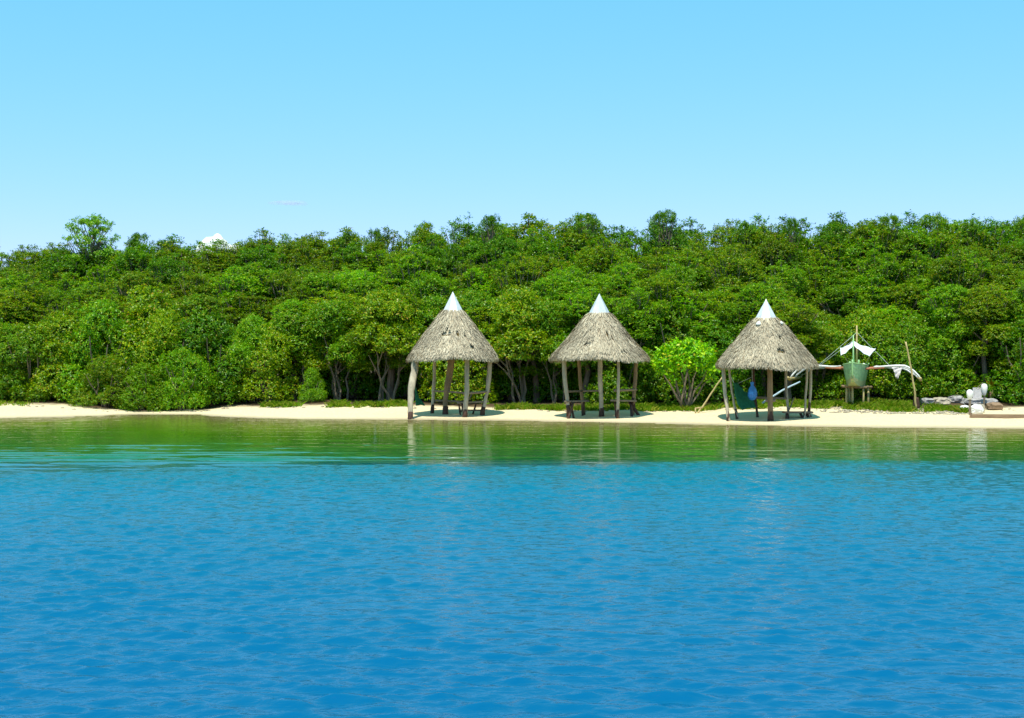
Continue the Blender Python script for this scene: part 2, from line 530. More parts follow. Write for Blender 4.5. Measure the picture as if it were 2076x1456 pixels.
def tree_mesh(kind, seed):
    rs = np.random.RandomState(seed)
    rg = random.Random(seed)
    t = MB()
    if kind == 'bush':            # leaves from the ground up, 4.2 high, 2.0 radius
        lobes = []
        for i in range(15):
            a = rs.rand() * 6.283; z = rs.uniform(.6, 3.3)
            r = 1.35 * math.sqrt(max(.05, 1 - (z / 4.4) ** 2)) * rs.uniform(.5, 1.05)
            s = rs.uniform(.55, .95)
            lobes.append(((r * math.cos(a), r * math.sin(a), z), (s, s, s * .85)))
        lobes.append(((0, 0, 3.3), (.9, .9, .85)))
        for i in range(9):
            a = i * .7 + rs.rand() * .4; s = rs.uniform(.4, .6)
            lobes.append(((1.35 * math.cos(a), 1.35 * math.sin(a), rs.uniform(.25, .7)), (s, s, s)))
        pts, nr = lobes_points(lobes, 3200, rs, -.8)
        v = leaves(pts, nr, 7, .108, .052, rs)
        for i in range(6):
            a = rg.uniform(0, 6.28)
            b = Vector((math.cos(a) * 1.2, math.sin(a) * 1.2, rg.uniform(2, 3.4)))
            t.tube(wavy((rg.uniform(-.2, .2), rg.uniform(-.2, .2), -.1), b, 4, .15, seed + i), [.06, .05, .04, .03, .02], 6)
        h, w = 4.2, 4.0
    elif kind == 'tree':          # clear stems below, 5 high, radius 1.7
        lobes = []
        for i in range(13):
            a = rs.rand() * 6.283; z = rs.uniform(2.1, 4.2)
            r = 1.25 * math.sqrt(max(.05, 1 - ((z - 2.4) / 2.3) ** 2)) * rs.uniform(.5, 1.05)
            s = rs.uniform(.5, .85)
            lobes.append(((r * math.cos(a), r * math.sin(a), z), (s, s, s * .8)))
        lobes.append(((0, 0, 4.2), (.8, .8, .75)))
        pts, nr = lobes_points(lobes, 2700, rs, -.6)
        v = leaves(pts, nr, 7, .108, .052, rs)
        for i in range(5):
            a = rg.uniform(0, 6.28); f = Vector((rg.uniform(-.35, .35), rg.uniform(-.3, .3), -.1))
            b = Vector((math.cos(a) * rg.uniform(.4, 1.1), math.sin(a) * rg.uniform(.3, 1), rg.uniform(2.3, 3.7)))
            pp = wavy(f, b, 6, .16, seed + i * 7)
            t.tube(pp, [.055, .05, .045, .038, .032, .026, .015], 6)
            for q in range(2):
                a2 = a + rg.uniform(-1, 1)
                t.tube(wavy(pp[3 + q], pp[3 + q] + Vector((math.cos(a2) * .8, math.sin(a2) * .8, .9)), 3, .08, seed + q + i), [.035, .028, .02, .012], 5)
        h, w = 5.0, 3.6
    elif kind == 'tall':          # canopy tree 9 high with tufts standing out of its top
        lobes = []
        for i in range(34):
            a = rs.rand() * 6.283; z = rs.uniform(2.6, 8.2)
            r = 1.5 * (1 - max(0, (z - 3.8) / 5.2) ** 2.0) * rs.uniform(.45, 1.05)
            s = rs.uniform(.35, .72)
            lobes.append(((r * math.cos(a), r * math.sin(a), z), (s, s, s)))
        lobes.append(((0, 0, 8.0), (.55, .55, .6)))
        pts, nr = lobes_points(lobes, 4600, rs, -.6)
        v = leaves(pts, nr, 7, .105, .050, rs)
        tf = []
        for i in range(34):
            a = rs.rand() * 6.283; r = 1.35 * math.sqrt(rs.rand())
            tip = np.array([r * math.cos(a), r * math.sin(a), 8.55 - .75 * r * r + rs.uniform(.0, .55)])
            tf.append(tip + rs.normal(size=(7, 3)) * np.array([.11, .11, .07]))
            t.tube(wavy(Vector(tip) + Vector((-r * math.cos(a) * .25, -r * math.sin(a) * .25, -.9)), Vector(tip), 2, .05, i), [.022, .016, .01], 4, cap=False)
        tf = np.concatenate(tf)
        v = np.concatenate([v, leaves(tf, np.tile([[0, 0, 1.]], (len(tf), 1)), 6, .12, .058, rs)])
        t.tube(wavy((0, 0, -.1), (.1, 0, 7.6), 6, .2, seed), [.17, .15, .13, .11, .09, .06, .03], 8)
        for i in range(7):
            a = rg.uniform(0, 6.28); z = rg.uniform(3, 6)
            t.tube(wavy((0, 0, z), (math.cos(a) * 1.2, math.sin(a) * 1.2, z + 1.5), 3, .12, seed + i), [.06, .05, .035, .02], 5)
        h, w = 8.7, 3.9
    elif kind == 'open':          # emergent tree, separate leaf clumps on bare boughs
        v = []; 
        t.tube(wavy((0, 0, -.1), (0, 0, 7.4), 6, .2, seed), [.16, .15, .13, .12, .1, .08, .05], 8)
        for i in range(72):
            a = rs.rand() * 6.283; z = 6.7 + 2.7 * (1 - rs.rand() ** 1.25)
            r = (1.85 * math.sqrt(max(.02, 1 - ((z - 6.7) / 2.8) ** 2))) * rs.uniform(.2, 1.0) ** .7
            tip = np.array([r * math.cos(a), r * math.sin(a), z])
            st = Vector((tip[0] * .35, tip[1] * .35, max(3.5, z - .9 - r * .4)))
            pp = wavy(st, Vector(tip), 4, .12, seed + i)
            t.tube(pp, [.04, .03, .024, .018, .010], 4)
            m = rs.randint(8, 22)
            o = unit(rs.normal(size=(m, 3))) * rs.uniform(.4, 1, (m, 1)) * np.array([.34, .34, .17]) * rs.uniform(.7, 1.25)
            o[:, 2] += .1
            v.append(leaves(tip + o, unit(o + np.array([0, 0, .5])), 7, .115, .056, rs))
        lobes = []
        for i in range(6):
            a = rs.rand() * 6.283; r = rs.uniform(.4, 1.3)
            lobes.append(((r * math.cos(a), r * math.sin(a), rs.uniform(6.2, 7.6)), (.75, .75, .6)))
        pts, nr = lobes_points(lobes, 420, rs, -.4)
        v.append(leaves(pts, nr, 7, .15, .07, rs))
        v = np.concatenate(v)
        h, w = 9.5, 3.9
    cm = leaf_mesh(kind + "_crown", v, M['leaf'])
    tm = bpy.data.meshes.new(kind + "_trunk")
    tm.from_pydata([tuple(q) for q in t.v], [], t.f)
    tm.materials.append(M['bark'])
    tm.update()
    return cm, tm, h, w

LIB = {k: [tree_mesh(k, 100 * j + s) for s in range(n)] for j, (k, n) in enumerate((('bush', 5), ('tree', 4), ('tall', 6), ('open', 4)), 1)}
tr = random.Random(5)
NAME = {'bush': 'mangrove_bush', 'tree': 'mangrove_tree', 'tall': 'mangrove_tree', 'open': 'mangrove_tree'}
def plant(kind, px, top, wpx, y, col, label, group=None, var=None, cat=None, trunk_mat=None):
    cm, tm, h, w = LIB[kind][tr.randrange(len(LIB[kind])) if var is None else var]
    x = (px - CX) / F * y
    z0 = gz(x, y)
    ht = CZ + (HY - top) / F * y - z0
    wd = wpx / F * y
    e = empty(NAME[kind], (x, y, z0))
    tag(e, label, cat or ('bush' if kind == 'bush' else 'tree'), group)
    e.rotation_euler.z = tr.uniform(0, 6.28)
    e.scale = (wd / w, wd / w, ht / h)
    t = link('trunk', tm, e)
    c = link('crown', cm, e)
    if trunk_mat:
        t.material_slots[0].link = 'OBJECT'; t.material_slots[0].material = trunk_mat
    c.color = (*col, 1)
    return e

SKY = [(-500, 500), (-100, 505), (0, 508), (60, 520), (95, 508), (140, 508), (240, 512), (330, 505), (380, 513), (420, 505), (450, 499), (480, 497), (520, 493), (600, 492), (650, 487),
       (700, 490), (750, 484), (800, 488), (870, 474), (900, 470), (960, 464), (1030, 464), (1080, 458), (1130, 463), (1210, 466),
       (1260, 473), (1300, 464), (1390, 466), (1440, 474), (1500, 468), (1560, 466), (1640, 465), (1720, 454), (1760, 466), (1830, 458),
       (1890, 447), (1940, 460), (2030, 464), (2076, 455), (2600, 450)]
def skyline(px): return float(np.interp(px, [a for a, _ in SKY], [b for _, b in SKY]))
def vy(px, off):
    y = 56.0
    for _ in range(8): y = float(V((px - CX) / F * y)) + off
    return y

GREEN = (1, 1, 1); DARK = (.62, .75, .8); OLIVE = (.98, .82, .8); YELLOW = (1.45, 1.12, 1.0); BRIGHT = (1.2, 1.25, 1.0)
# the forest behind the shore: tree tops climb from the front bushes to the skyline
LAB = ["leafy green mangrove bush filling the low row under the taller trees",
       "leafy mangrove on the lower third of the forest slope, above the front bushes",
       "leafy mangrove packed into the middle of the forest slope",
       "mangrove on the upper forest slope just below the skyline",
       "dark tufted mangrove of even height forming the forest skyline"]
GRP = ["bushes of the low forest row", "mangroves of the lower slope", "mangroves of the middle slope", "mangroves of the upper slope", "mangroves of the skyline"]
MIXC = [(GREEN, GREEN, YELLOW, DARK), (GREEN, YELLOW, OLIVE, BRIGHT), (GREEN, OLIVE, GREEN, BRIGHT), (OLIVE, GREEN, OLIVE, DARK), (DARK, GREEN, OLIVE, DARK)]
NROW = 9
for ri in range(NROW):
    px = -190.0 + tr.uniform(0, 60)
    while px < 2270:
        o = 3.0 if ri == 0 else 4.0 + 1.3 * (ri - 1)
        o += tr.uniform(-.9, .9)
        fr = .30 if ri == 0 else min(1, max(.38, float(np.interp(o, [3.6, 8, 13.0], [.40, .72, 1.0]))))
        band = 0 if ri == 0 else 1 if fr < .56 else 2 if fr < .76 else 3 if ri < NROW - 1 else 4
        if ri == NROW - 1: fr = 1.0
        if 1600 < px < 1900: o = max(o, 8.2 + ri * .7)
        if ri == 0 and 1560 < px < 2010: o = 6.6
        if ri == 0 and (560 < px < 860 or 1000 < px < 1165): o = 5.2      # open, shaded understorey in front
        y = vy(px, o)
        s = skyline(px)
        top = 700 + (s - 700) * fr + tr.uniform(-24, 20) * (1 if ri < NROW - 1 else .3) - (9 if ri == NROW - 1 else 0)
        w = tr.uniform(140, 205)
        c = MIXC[band][tr.randrange(4)]
        if ri == 0 and o == 5.2: c = DARK  # darker leaf tint paints in the shade of the understorey
        k = tr.uniform(.85, 1.18)
        plant('tall' if ri else 'bush', px, top, w, y, tuple(a * k for a in c), LAB[band], GRP[band])
        px += w * (tr.uniform(.50, .66) if ri < NROW - 3 else tr.uniform(.38, .50))

# trees that stand out of the skyline
for px, top, w, kind, col, lab in [
    (185, 440, 150, 'open', (1.35, 1.35, 9), "tallest pale grey-green open tree standing above the left skyline"),  # haze is put into this tree's pale leaf tint
    (286, 478, 85, 'open', DARK, "small dark open-crowned tree just right of the pale tall tree"),
    (330, 490, 60, 'open', DARK, "narrow dark treetop between the pale tall tree and the white cloud"),
    (700, 476, 60, 'open', DARK, "thin dark forked treetop on the skyline left of the first hut"),
    (757, 470, 70, 'open', DARK, "dark spiky treetop on the skyline nearest left of the first hut's peak"),
    (995, 440, 85, 'open', DARK, "dark open treetop on the skyline between the first and second huts"),
    (1185, 436, 95, 'open', (.9, .95, 2.5), "flat-topped airy tree on the skyline above the second hut"),
    (1350, 432, 105, 'open', DARK, "dark rounded tree rising highest above the lime shrub"),
    (1510, 455, 90, 'open', (.8, .9, 2), "low airy treetop on the skyline above the third hut"),
    (1605, 446, 50, 'open', DARK, "tiny dark treetop poking up right above the third hut"),
    (1800, 440, 105, 'open', (1.0, .95, 4), "pale round treetop on the skyline above the outrigger boat"),
    (1895, 440, 110, 'open', GREEN, "broad green treetop on the skyline right of the boat's mast"),
    (1972, 450, 80, 'open', (.9, .95, 3), "airy flat treetop on the skyline above the white posts"),
    (2068, 447, 80, 'open', GREEN, "green treetop cut by the right edge on the skyline")]:
    plant(kind, px, top, w, vy(px, 12.0 + tr.uniform(-.6, .6)), col, lab)

# front bushes and trees
FRONT = [
    ('bush', -60, 640, 190, 2.2, YELLOW, "bush beyond the left end of the sand"),
    ('bush', 30, 655, 150, 1.6, YELLOW, "yellow-green mangrove bush at the left end of the sand"),
    ('bush', 120, 632, 170, 1.5, YELLOW, "yellow-green mangrove bush second from the left end"),
    ('bush', 205, 606, 180, 1.5, BRIGHT, "bright mangrove bush on the left flank of the big mound"),
    ('bush', 300, 578, 230, 2.4, YELLOW, "biggest rounded mangrove bush at the top of the left mound"),
    ('bush', 395, 600, 190, 1.8, GREEN, "green mangrove bush on the right flank of the big mound"),
    ('bush', 215, 720, 150, .5, OLIVE, "low olive mangrove bush hanging over the narrow sand on the left"),
    ('bush', 292, 735, 130, .1, GREEN, "low mangrove bush in the middle of the mound's foot"),
    ('bush', 370, 705, 125, .0, BRIGHT, "low bright mangrove bush touching the water's edge at the mound's right end"),
    ('tree', 512, 640, 125, 1.6, BRIGHT, "small mangrove tree with a bare pale trunk beside the bush mound"),
    ('tree', 600, 625, 160, 3.0, GREEN, "mangrove tree over the dark gap right of the small pale-trunked tree"),
    ('bush', 633, 745, 60, 1.6, BRIGHT, "small bright sapling bush in front of the dark gap"),
    ('tree', 690, 610, 170, 2.8, GREEN, "mangrove tree in the middle of the shaded gap left of the first hut"),
    ('tree', 785, 590, 175, 2.2, YELLOW, "mangrove tree with leaning stems just left of the first hut"),
    ('tree', 880, 600, 170, 3.2, GREEN, "mangrove tree directly behind the first hut"),
    ('tree', 965, 590, 160, 3.4, GREEN, "mangrove tree behind the right eave of the first hut"),
    ('tree', 1055, 585, 185, 2.4, YELLOW, "mangrove tree with shaded stems between the first and second huts"),
    ('tree', 1130, 610, 150, 3.0, GREEN, "mangrove tree behind the left eave of the second hut"),
    ('bush', 1238, 745, 85, 2.4, BRIGHT, "bright low bush seen between the posts of the second hut"),
    ('bush', 1310, 640, 160, 3.2, GREEN, "green bush rising right of the second hut's roof"),
    ('bush', 1470, 665, 170, 4.2, DARK, "dark bush behind the lime shrub and third hut"),
    ('bush', 1190, 650, 150, 4.2, GREEN, "green bush directly behind the second hut"),
    ('bush', 1560, 670, 150, 5.6, GREEN, "green bush directly behind the third hut"),
    ('bush', 1660, 650, 170, 4.2, GREEN, "dark bush right behind the boat's left outrigger"),
    ('bush', 1755, 630, 170, 5.2, GREEN, "green bush behind the boat's mast"),
    ('bush', 1855, 640, 150, 5.4, GREEN, "dark bush behind the leaning bamboo pole"),
    ('bush', 1940, 640, 180, 3.4, GREEN, "dark bush behind the stones and white posts"),
    ('bush', 2035, 620, 190, 3.4, DARK, "dark bush at the right end of the sand"),
    ('bush', 2130, 620, 200, 2.0, GREEN, "bush beyond the right end of the sand")]
for kind, px, top, w, off, col, lab in FRONT:
    plant(kind, px, top, w, vy(px, off + (w / 2 * .02 * .8 if kind == 'bush' else .5)), col, lab, trunk_mat=M['paletrunk'] if kind == 'tree' else None)

# lime shrub
def lime_shrub():
    rs = np.random.RandomState(77)
    y = vy(1392, .6)
    base = PX(1390, 820, y); base.z = gz(base.x, y)
    e = tag(empty("shrub", base), "lime green spreading shrub with bare stems between the second and third huts", "shrub")
    lob = []
    sc_ = y / F
    for px, py, r in [(1350, 722, 22), (1375, 712, 22), (1400, 712, 24), (1425, 722, 24), (1440, 742, 18), (1352, 748, 20), (1385, 738, 24), (1415, 742, 24), (1336, 738, 12), (1365, 770, 12), (1438, 765, 12)]:
        p = PX(px, py, y + rs.uniform(-.4, .4)) - base
        r *= sc_
        lob.append((tuple(p), (r, r * 1.2, r * .8)))
    pts, nr = lobes_points(lob, 450, rs, -.7)
    c = link('crown', leaf_mesh('crown', leaves(pts, nr, 6, .17, .075, rs), M['leaf']), e)
    c.color = (1.75, 1.75, 1.0, 1)
    t = MB()
    for i, (px, py) in enumerate([(1345, 760), (1362, 745), (1378, 740), (1400, 735), (1432, 752), (1440, 765), (1366, 770), (1415, 745)]):
        p = PX(px, py, y + rs.uniform(-.3, .3)) - base
        t.tube(wavy((rs.uniform(-.22, .22), rs.uniform(-.1, .1), -.1), p, 4, .08, i), [.05, .045, .038, .03, .015], 6)
    t.build('trunk', M['paletrunk'], e)
lime_shrub()

# ------------------------------------------------------------------ grass along the top of the sand
def grass():
    rs = np.random.RandomState(3)
    spans = [(-150, 70, .8, 300), (530, 610, .5, 700), (655, 835, .6, 1800), (1000, 1150, .6, 1500), (1150, 1430, .8, 3000), (1430, 1480, .5, 300),
             (1480, 1730, 1.3, 4200), (1730, 1860, 1.2, 1500), (1870, 1975, .7, 1300), (1690, 1870, 2.4, 900)]
    P = []
    for a, b, dep, n in spans:
        px = rs.uniform(a, b, n); 
        off = rs.uniform(-.3, dep * 1.6, n) 
        y = np.array([vy(p, 0) for p in np.linspace(a, b, 40)])
        y = np.interp(px, np.linspace(a, b, 40), y) + off
        x = (px - CX) / F * y
        keep = vnoise(x * 1.7, y * 1.7, 8) * .6 + vnoise(x * 5, y * 5, 12) * .4 > np.interp(off, [-.3, .1, .8], [.66, .46, .30])
        keep &= rs.rand(n) < np.clip(np.minimum(px - a, b - px) / 22, .12, 1)
        P.append(np.stack([x, y, GZ(x, y) - .02], -1)[keep])
    P = np.concatenate(P); n = len(P)
    P = np.repeat(P, 3, 0) + rs.normal(size=(n * 3, 3)) * np.array([.05, .05, 0]); n = len(P)
    h = rs.uniform(.05, .22, (n, 1)) * (.5 + vnoise(P[:, 0] * 2.5, P[:, 1] * 2.5, 14))[:, None]; a = rs.uniform(0, 6.283, n)
    d = np.stack([np.cos(a), np.sin(a), np.zeros(n)], -1); lean = rs.uniform(.3, 1.5, (n, 1))
    s = np.stack([-np.sin(a), np.cos(a), np.zeros(n)], -1) * .016
    up = np.array([0, 0, 1.])
    m = P + up * h * .6 + d * h * lean * .3
    tip = P + up * h + d * h * lean
    v = np.stack([P - s, P + s, m + s, tip, m - s], 1).reshape(-1, 3)
    me = mesh_np("grass", v, np.full(n, 5), np.arange(n * 5), M['grass'])
    o = link("grass", me)
    tag(o, "patchy green beach grass along the top of the sand", "grass", kind="stuff")
grass()

# ------------------------------------------------------------------ thatched huts
def thatch_roof(root, prof, hexa, rot, holes, seed):
    """prof: [(radius, height)] from under the cap down to the eave, local to root"""
    rs = np.random.RandomState(seed)
    pr = np.array([p[0] for p in prof]); pz = np.array([p[1] for p in prof])
    ts = np.linspace(0, 1, len(prof))
    def rad(t, th):
        return np.interp(t, ts, pr) * (1 + hexa * np.cos(6 * (th - rot)) + .02 * np.sin(3 * th + seed))
    def hei(t, th):
        return np.interp(t, ts, pz) + .05 * np.sin(2 * th + seed * 1.3) * t + .03 * t * np.sin(5 * th + seed)
    def inhole(t, th):
        x = np.sin(th); out = np.zeros(np.shape(t), bool)
        for hx, ht, sx, st in holes:
            out |= (np.abs(x - hx) < sx) & (np.abs(t - ht) < st) & (np.cos(th) > 0)
        return out
    def pos(t, th, lift=0):
        r = rad(t, th) + lift
        return np.stack([r * np.sin(th), -r * np.cos(th), hei(t, th) + lift * .6], -1)
    nt, na = 40, 120
    T, A = np.meshgrid(np.linspace(0, 1, nt), np.linspace(0, 2 * math.pi, na, endpoint=False), indexing='ij')
    v = pos(T, A, -.05).reshape(-1, 3)
    q = []
    for i in range(nt - 1):
        for k in range(na):
            k2 = (k + 1) % na
            tm, am = (T[i, k] + T[i + 1, k]) / 2, A[i, k] + math.pi / na
            if inhole(np.array(tm), np.array(am)): continue
            q.append((i * na + k, (i + 1) * na + k, (i + 1) * na + k2, i * na + k2))
    # straw blades laid in courses
    N = 22000
    t0 = np.floor(rs.uniform(0, 1, N) ** .62 * 15) / 15 * .97 + rs.uniform(-.03, .035, N)
    t0 = np.clip(t0, 0, .985)
    th = rs.uniform(0, 2 * math.pi, N)
    ln = rs.uniform(.09, .17, N)
    t1 = np.minimum(t0 + ln, 1.05)
    dth = rs.normal(0, .05, N)
    keep = np.ones(N, bool)
    for w_ in np.linspace(0, 1, 6): keep &= ~inhole(t0 + ln * w_, th + dth * w_)
    t0, t1, th, dth = t0[keep], t1[keep], th[keep], dth[keep]; N = len(t0)
    lift0 = rs.uniform(-.02, .015, N); lift1 = rs.uniform(.0, .075, N)
    a = pos(t0, th, lift0); b = pos(np.minimum(t1, 1), th + dth, lift1)
    b[:, 2] -= np.maximum(t1 - 1, 0) * 1.6 + (t1 > .97) * rs.uniform(0, .09, N)
    s = np.stack([np.cos(th), np.sin(th), rs.normal(0, .25, N)], -1) * rs.uniform(.005, .017, N)[:, None]
    m = (a + b) / 2 + np.stack([np.sin(th), -np.cos(th), np.ones(N)], -1) * rs.uniform(0, .02, N)[:, None]
    bl = np.stack([a - s, a + s, m + s * 1.1, b + s * .45, b - s * .45, m - s * 1.1], 1).reshape(-1, 3)
    nb = len(v)
    verts = np.concatenate([v, bl])
    fn = np.concatenate([np.full(len(q), 4), np.full(N, 6)])
    lp = np.concatenate([np.array(q).ravel(), nb + np.arange(N * 6)])
    return link('roof', mesh_np('roof', verts, fn, lp, M['thatch']), root)

def cap_mesh(root, r, z0, z1, n, rot):
    b = MB()
    ring = [(r * math.sin(rot + 2 * math.pi * k / n), -r * math.cos(rot + 2 * math.pi * k / n), z0) for k in range(n)]
    ring2 = [(x * .97, y * .97, z0 - .03) for x, y, z in ring]
    mid = [(x * .04, y * .04, z1 - .03) for x, y, z in ring]
    vs = ring2 + ring + mid + [(0, 0, z1)]
    fs = []
    for k in range(n):
        k2 = (k + 1) % n
        fs.append((k, k2, n + k2, n + k)); fs.append((n + k, n + k2, 2 * n + k2, 2 * n + k)); fs.append((2 * n + k, 2 * n + k2, 3 * n))
    b.add(vs, fs)
    return b.build('metal_cap', M['cap'], root)

def hut(px, yc, apex, cap, prof, eave_half, label, posts, rails, seats, legs, hexa, rot, holes, seed, capn=8):
    x = (px - CX) / F * yc
    base = Vector((x, yc, gz(x, yc)))
    root = tag(empty("thatched_hut", base), label, "hut", "thatched beach huts")
    s = yc / F
    zz = lambda py: CZ - (py - HY) * s - base.z
    rr = [(h * s, zz(py)) for h, py in prof]
    thatch_roof(root, rr, hexa, rot, holes, seed)
    cap_mesh(root, cap[0] * s * 1.08, zz(cap[1]), zz(apex), capn, rot + .2)
    # roof frame under the thatch: ring beam and rafters
    rb = MB()
    re, ze = rr[-1][0] * .78, rr[-1][1] + .28
    ring = [Vector((re * math.sin(a), -re * math.cos(a), ze)) for a in [k * math.pi / 6 for k in range(13)]]
    rb.tube(ring, .04, 6, cap=False)
    for k in range(10):
        a = k * math.pi / 5 + .2
        r0, z0 = rr[0]; r1, z1 = rr[-1]
        rb.tube([Vector((r0 * .8 * math.sin(a), -r0 * .8 * math.cos(a), z0 - .1)), Vector((r1 * .95 * math.sin(a), -r1 * .95 * math.cos(a), z1 - .02 + .02))], .03, 5)
    rb.build('roof_frame', M['postbrown'], root)
    def pt(p):
        px_, py_, dy = p
        v = PX(px_, py_, yc + dy)
        return v - base
    for i, (pts, rad, mat) in enumerate(posts):
        pp = [pt(p) for p in pts]
        # carry the head into the thatch and the foot into the ground
        d = (pp[0] - pp[1]).normalized()
        pp[0] = pp[0] + Vector((0, 0, .30))
        foot = pp[-1].copy()
        gfoot = gz(foot.x + base.x, foot.y + base.y) - base.z - .25
        foot.z = min(gfoot, foot.z - .1)
        pp.append(foot)
        r = [q * s for q in rad]
        r = [r[0]] + r + ([r[-1]] if len(r) + 1 < len(pp) else [])
        r = (r + [r[-1]] * 9)[:len(pp)] if len(r) != len(pp) else r
        # finer, slightly crooked stem
        fine, fr = [], []
        rg = random.Random(seed * 10 + i)
        for j in range(len(pp) - 1):
            for q in range(4):
                t = q / 4
                fine.append(pp[j].lerp(pp[j + 1], t) + Vector((rg.uniform(-1, 1), rg.uniform(-1, 1), 0)) * .010)
                fr.append((r[j] * (1 - t) + r[j + 1] * t) * rg.uniform(.92, 1.08))
        fine.append(pp[-1]); fr.append(r[-1])
        mb = MB(); mb.tube(fine, fr, 9, wob=.12, seed=i)
        po = mb.build('post', M[mat], root, True)
        # dark, slightly wider foot on every post
        pf = MB()
        f0 = pp[-2]; 
        zb = Vector((0, 0, 1))
        d = (pp[-3] - pp[-2]).normalized() if len(pp) > 2 else zb
        pf.tube([pp[-2] - Vector((0, 0, .12)), f0 + d * .14, f0 + d * .30], [r[-2] * 1.30, r[-2] * 1.16, r[-2] * 1.06], 9, wob=.25, seed=i + 50)
        pf.build('dark_foot', M['postdark'], po, True)
    for a, b, w in rails:
        mb = MB(); mb.tube(wavy(pt(a), pt(b), 4, .012, seed), w * s, 7, wob=.1); mb.build('rail', M['plank'], root, True)
    for a, b, w, dpt in seats:
        mb = MB(); A, B = pt(a), pt(b)
        for k in range(3):
            o = Vector((0, (k - 1) * dpt / 3, (k % 2) * .006))
            mb.beam(A + o, B + o, dpt / 3 * .9, w * s)
        mb.build('bench_seat', M['plank'], root)
    for a, b, w in legs:
        mb = MB(); A, B = pt(a), pt(b)
        B.z = gz(B.x + base.x, B.y + base.y) - base.z - .1
        mb.tube(wavy(A, B, 3, .02, seed + 3), [w * s * .9, w * s, w * s, w * s * 1.2], 7, wob=.15); mb.build('bench_leg', M['postdark'], root, True)
    return root, base

hut1, b1 = hut(918, 51.5, 591, (20.5, 632), [(19, 628), (38, 655), (58, 680), (75, 703), (91, 726)], 91,
    "left thatched hut with a thick pale front post standing in the water", [
    ([(844, 727, -.45), (840, 752, -.7), (834, 785, -1.1), (832, 820, -1.4), (832, 852, -1.55)], [6.8, 7.0, 5.6, 5.0, 4.5], 'post'),
    ([(882, 730, 1.1), (880, 780, 1.1), (876, 836, 1.1)], [3.4, 3.2, 3.4], 'post'),
    ([(918, 732, .6), (908, 780, .5), (903, 812, .4), (903, 840, .3)], [7, 5, 5.2, 4.6], 'postbrown'),
    ([(947, 730, -.9), (947, 790, -.9), (942, 846, -.9)], [4.6, 4.4, 4.2], 'post'),
    ([(994, 728, .1), (991, 770, .1), (987, 800, .0), (977, 841, -.1)], [4.6, 3.6, 4, 4], 'post')],
    [((879, 793, 1.1), (906, 794, .6), 2.0), ((905, 794, .5), (945, 797, -.8), 2.0), ((940, 798, -.85), (993, 794, .1), 2.6),
     ((956, 800, .5), (934, 836, .6), 1.6), ((932, 832, .3), (976, 832, .2), 1.7), ((880, 812, 1.1), (940, 815, .9), 2.2)],
    [((928, 817, -.5), (989, 814, .2), 3.2, .34)],
    [((936, 818, -.7), (944, 846, -.8), 2.0), ((980, 816, .1), (981, 842, .0), 2.6), ((966, 816, .4), (958, 840, .6), 1.8), ((930, 818, -.2), (935, 842, .0), 1.6)],
    .015, .3, [(-.18, .50, .16, .022), (.20, .50, .05, .03), (.42, .54, .045, .022), (.52, .78, .05, .02), (-.16, .40, .04, .015)], 1)
hut2, b2 = hut(1215, 50.2, 595, (21, 638), [(21, 634), (38, 656), (56, 680), (76, 703), (97, 726)], 97,
    "middle thatched hut with a bench either side on the dry sand", [
    ([(1141, 726, -.2), (1146, 775, -.25), (1153, 838, -.3)], [4.2, 3.8, 3.6], 'post'),
    ([(1172, 730, 1.0), (1177, 780, 1.0), (1183, 835, .95)], [3.6, 3.4, 3.4], 'postbrown'),
    ([(1216, 722, -.35), (1217, 780, -.2), (1220, 842, .1)], [4.8, 4.6, 5.2], 'post'),
    ([(1254, 724, -.9), (1254, 780, -.9), (1252, 847, -.9)], [2.9, 2.8, 2.7], 'post'),
    ([(1291, 728, .4), (1287, 780, .3), (1283, 822, .25)], [3.8, 3.6, 3.4], 'postbrown')],
    [((1144, 794, -.25), (1180, 793, 1.0), 2.2), ((1180, 793, 1.0), (1222, 792, -.15), 1.9), ((1246, 792, -.85), (1290, 790, .35), 2.6)],
    [((1146, 814, -.3), (1192, 813, .6), 3.0, .34), ((1240, 812, -.6), (1288, 813, .3), 3.0, .34)],
    [((1162, 816, -.3), (1150, 844, -.5), 2.6), ((1156, 816, -.1), (1164, 842, -.2), 2.2), ((1184, 815, .5), (1180, 836, .6), 2.2),
     ((1278, 815, .2), (1281, 842, -.4), 2.8), ((1276, 815, .25), (1298, 840, .1), 3.0), ((1246, 814, -.5), (1249, 844, -.6), 1.6)],
    .03, .5, [(.22, .50, .03, .06), (.33, .56, .03, .04), (.50, .86, .08, .012), (-.33, .73, .10, .014), (.47, .62, .03, .012)], 2)
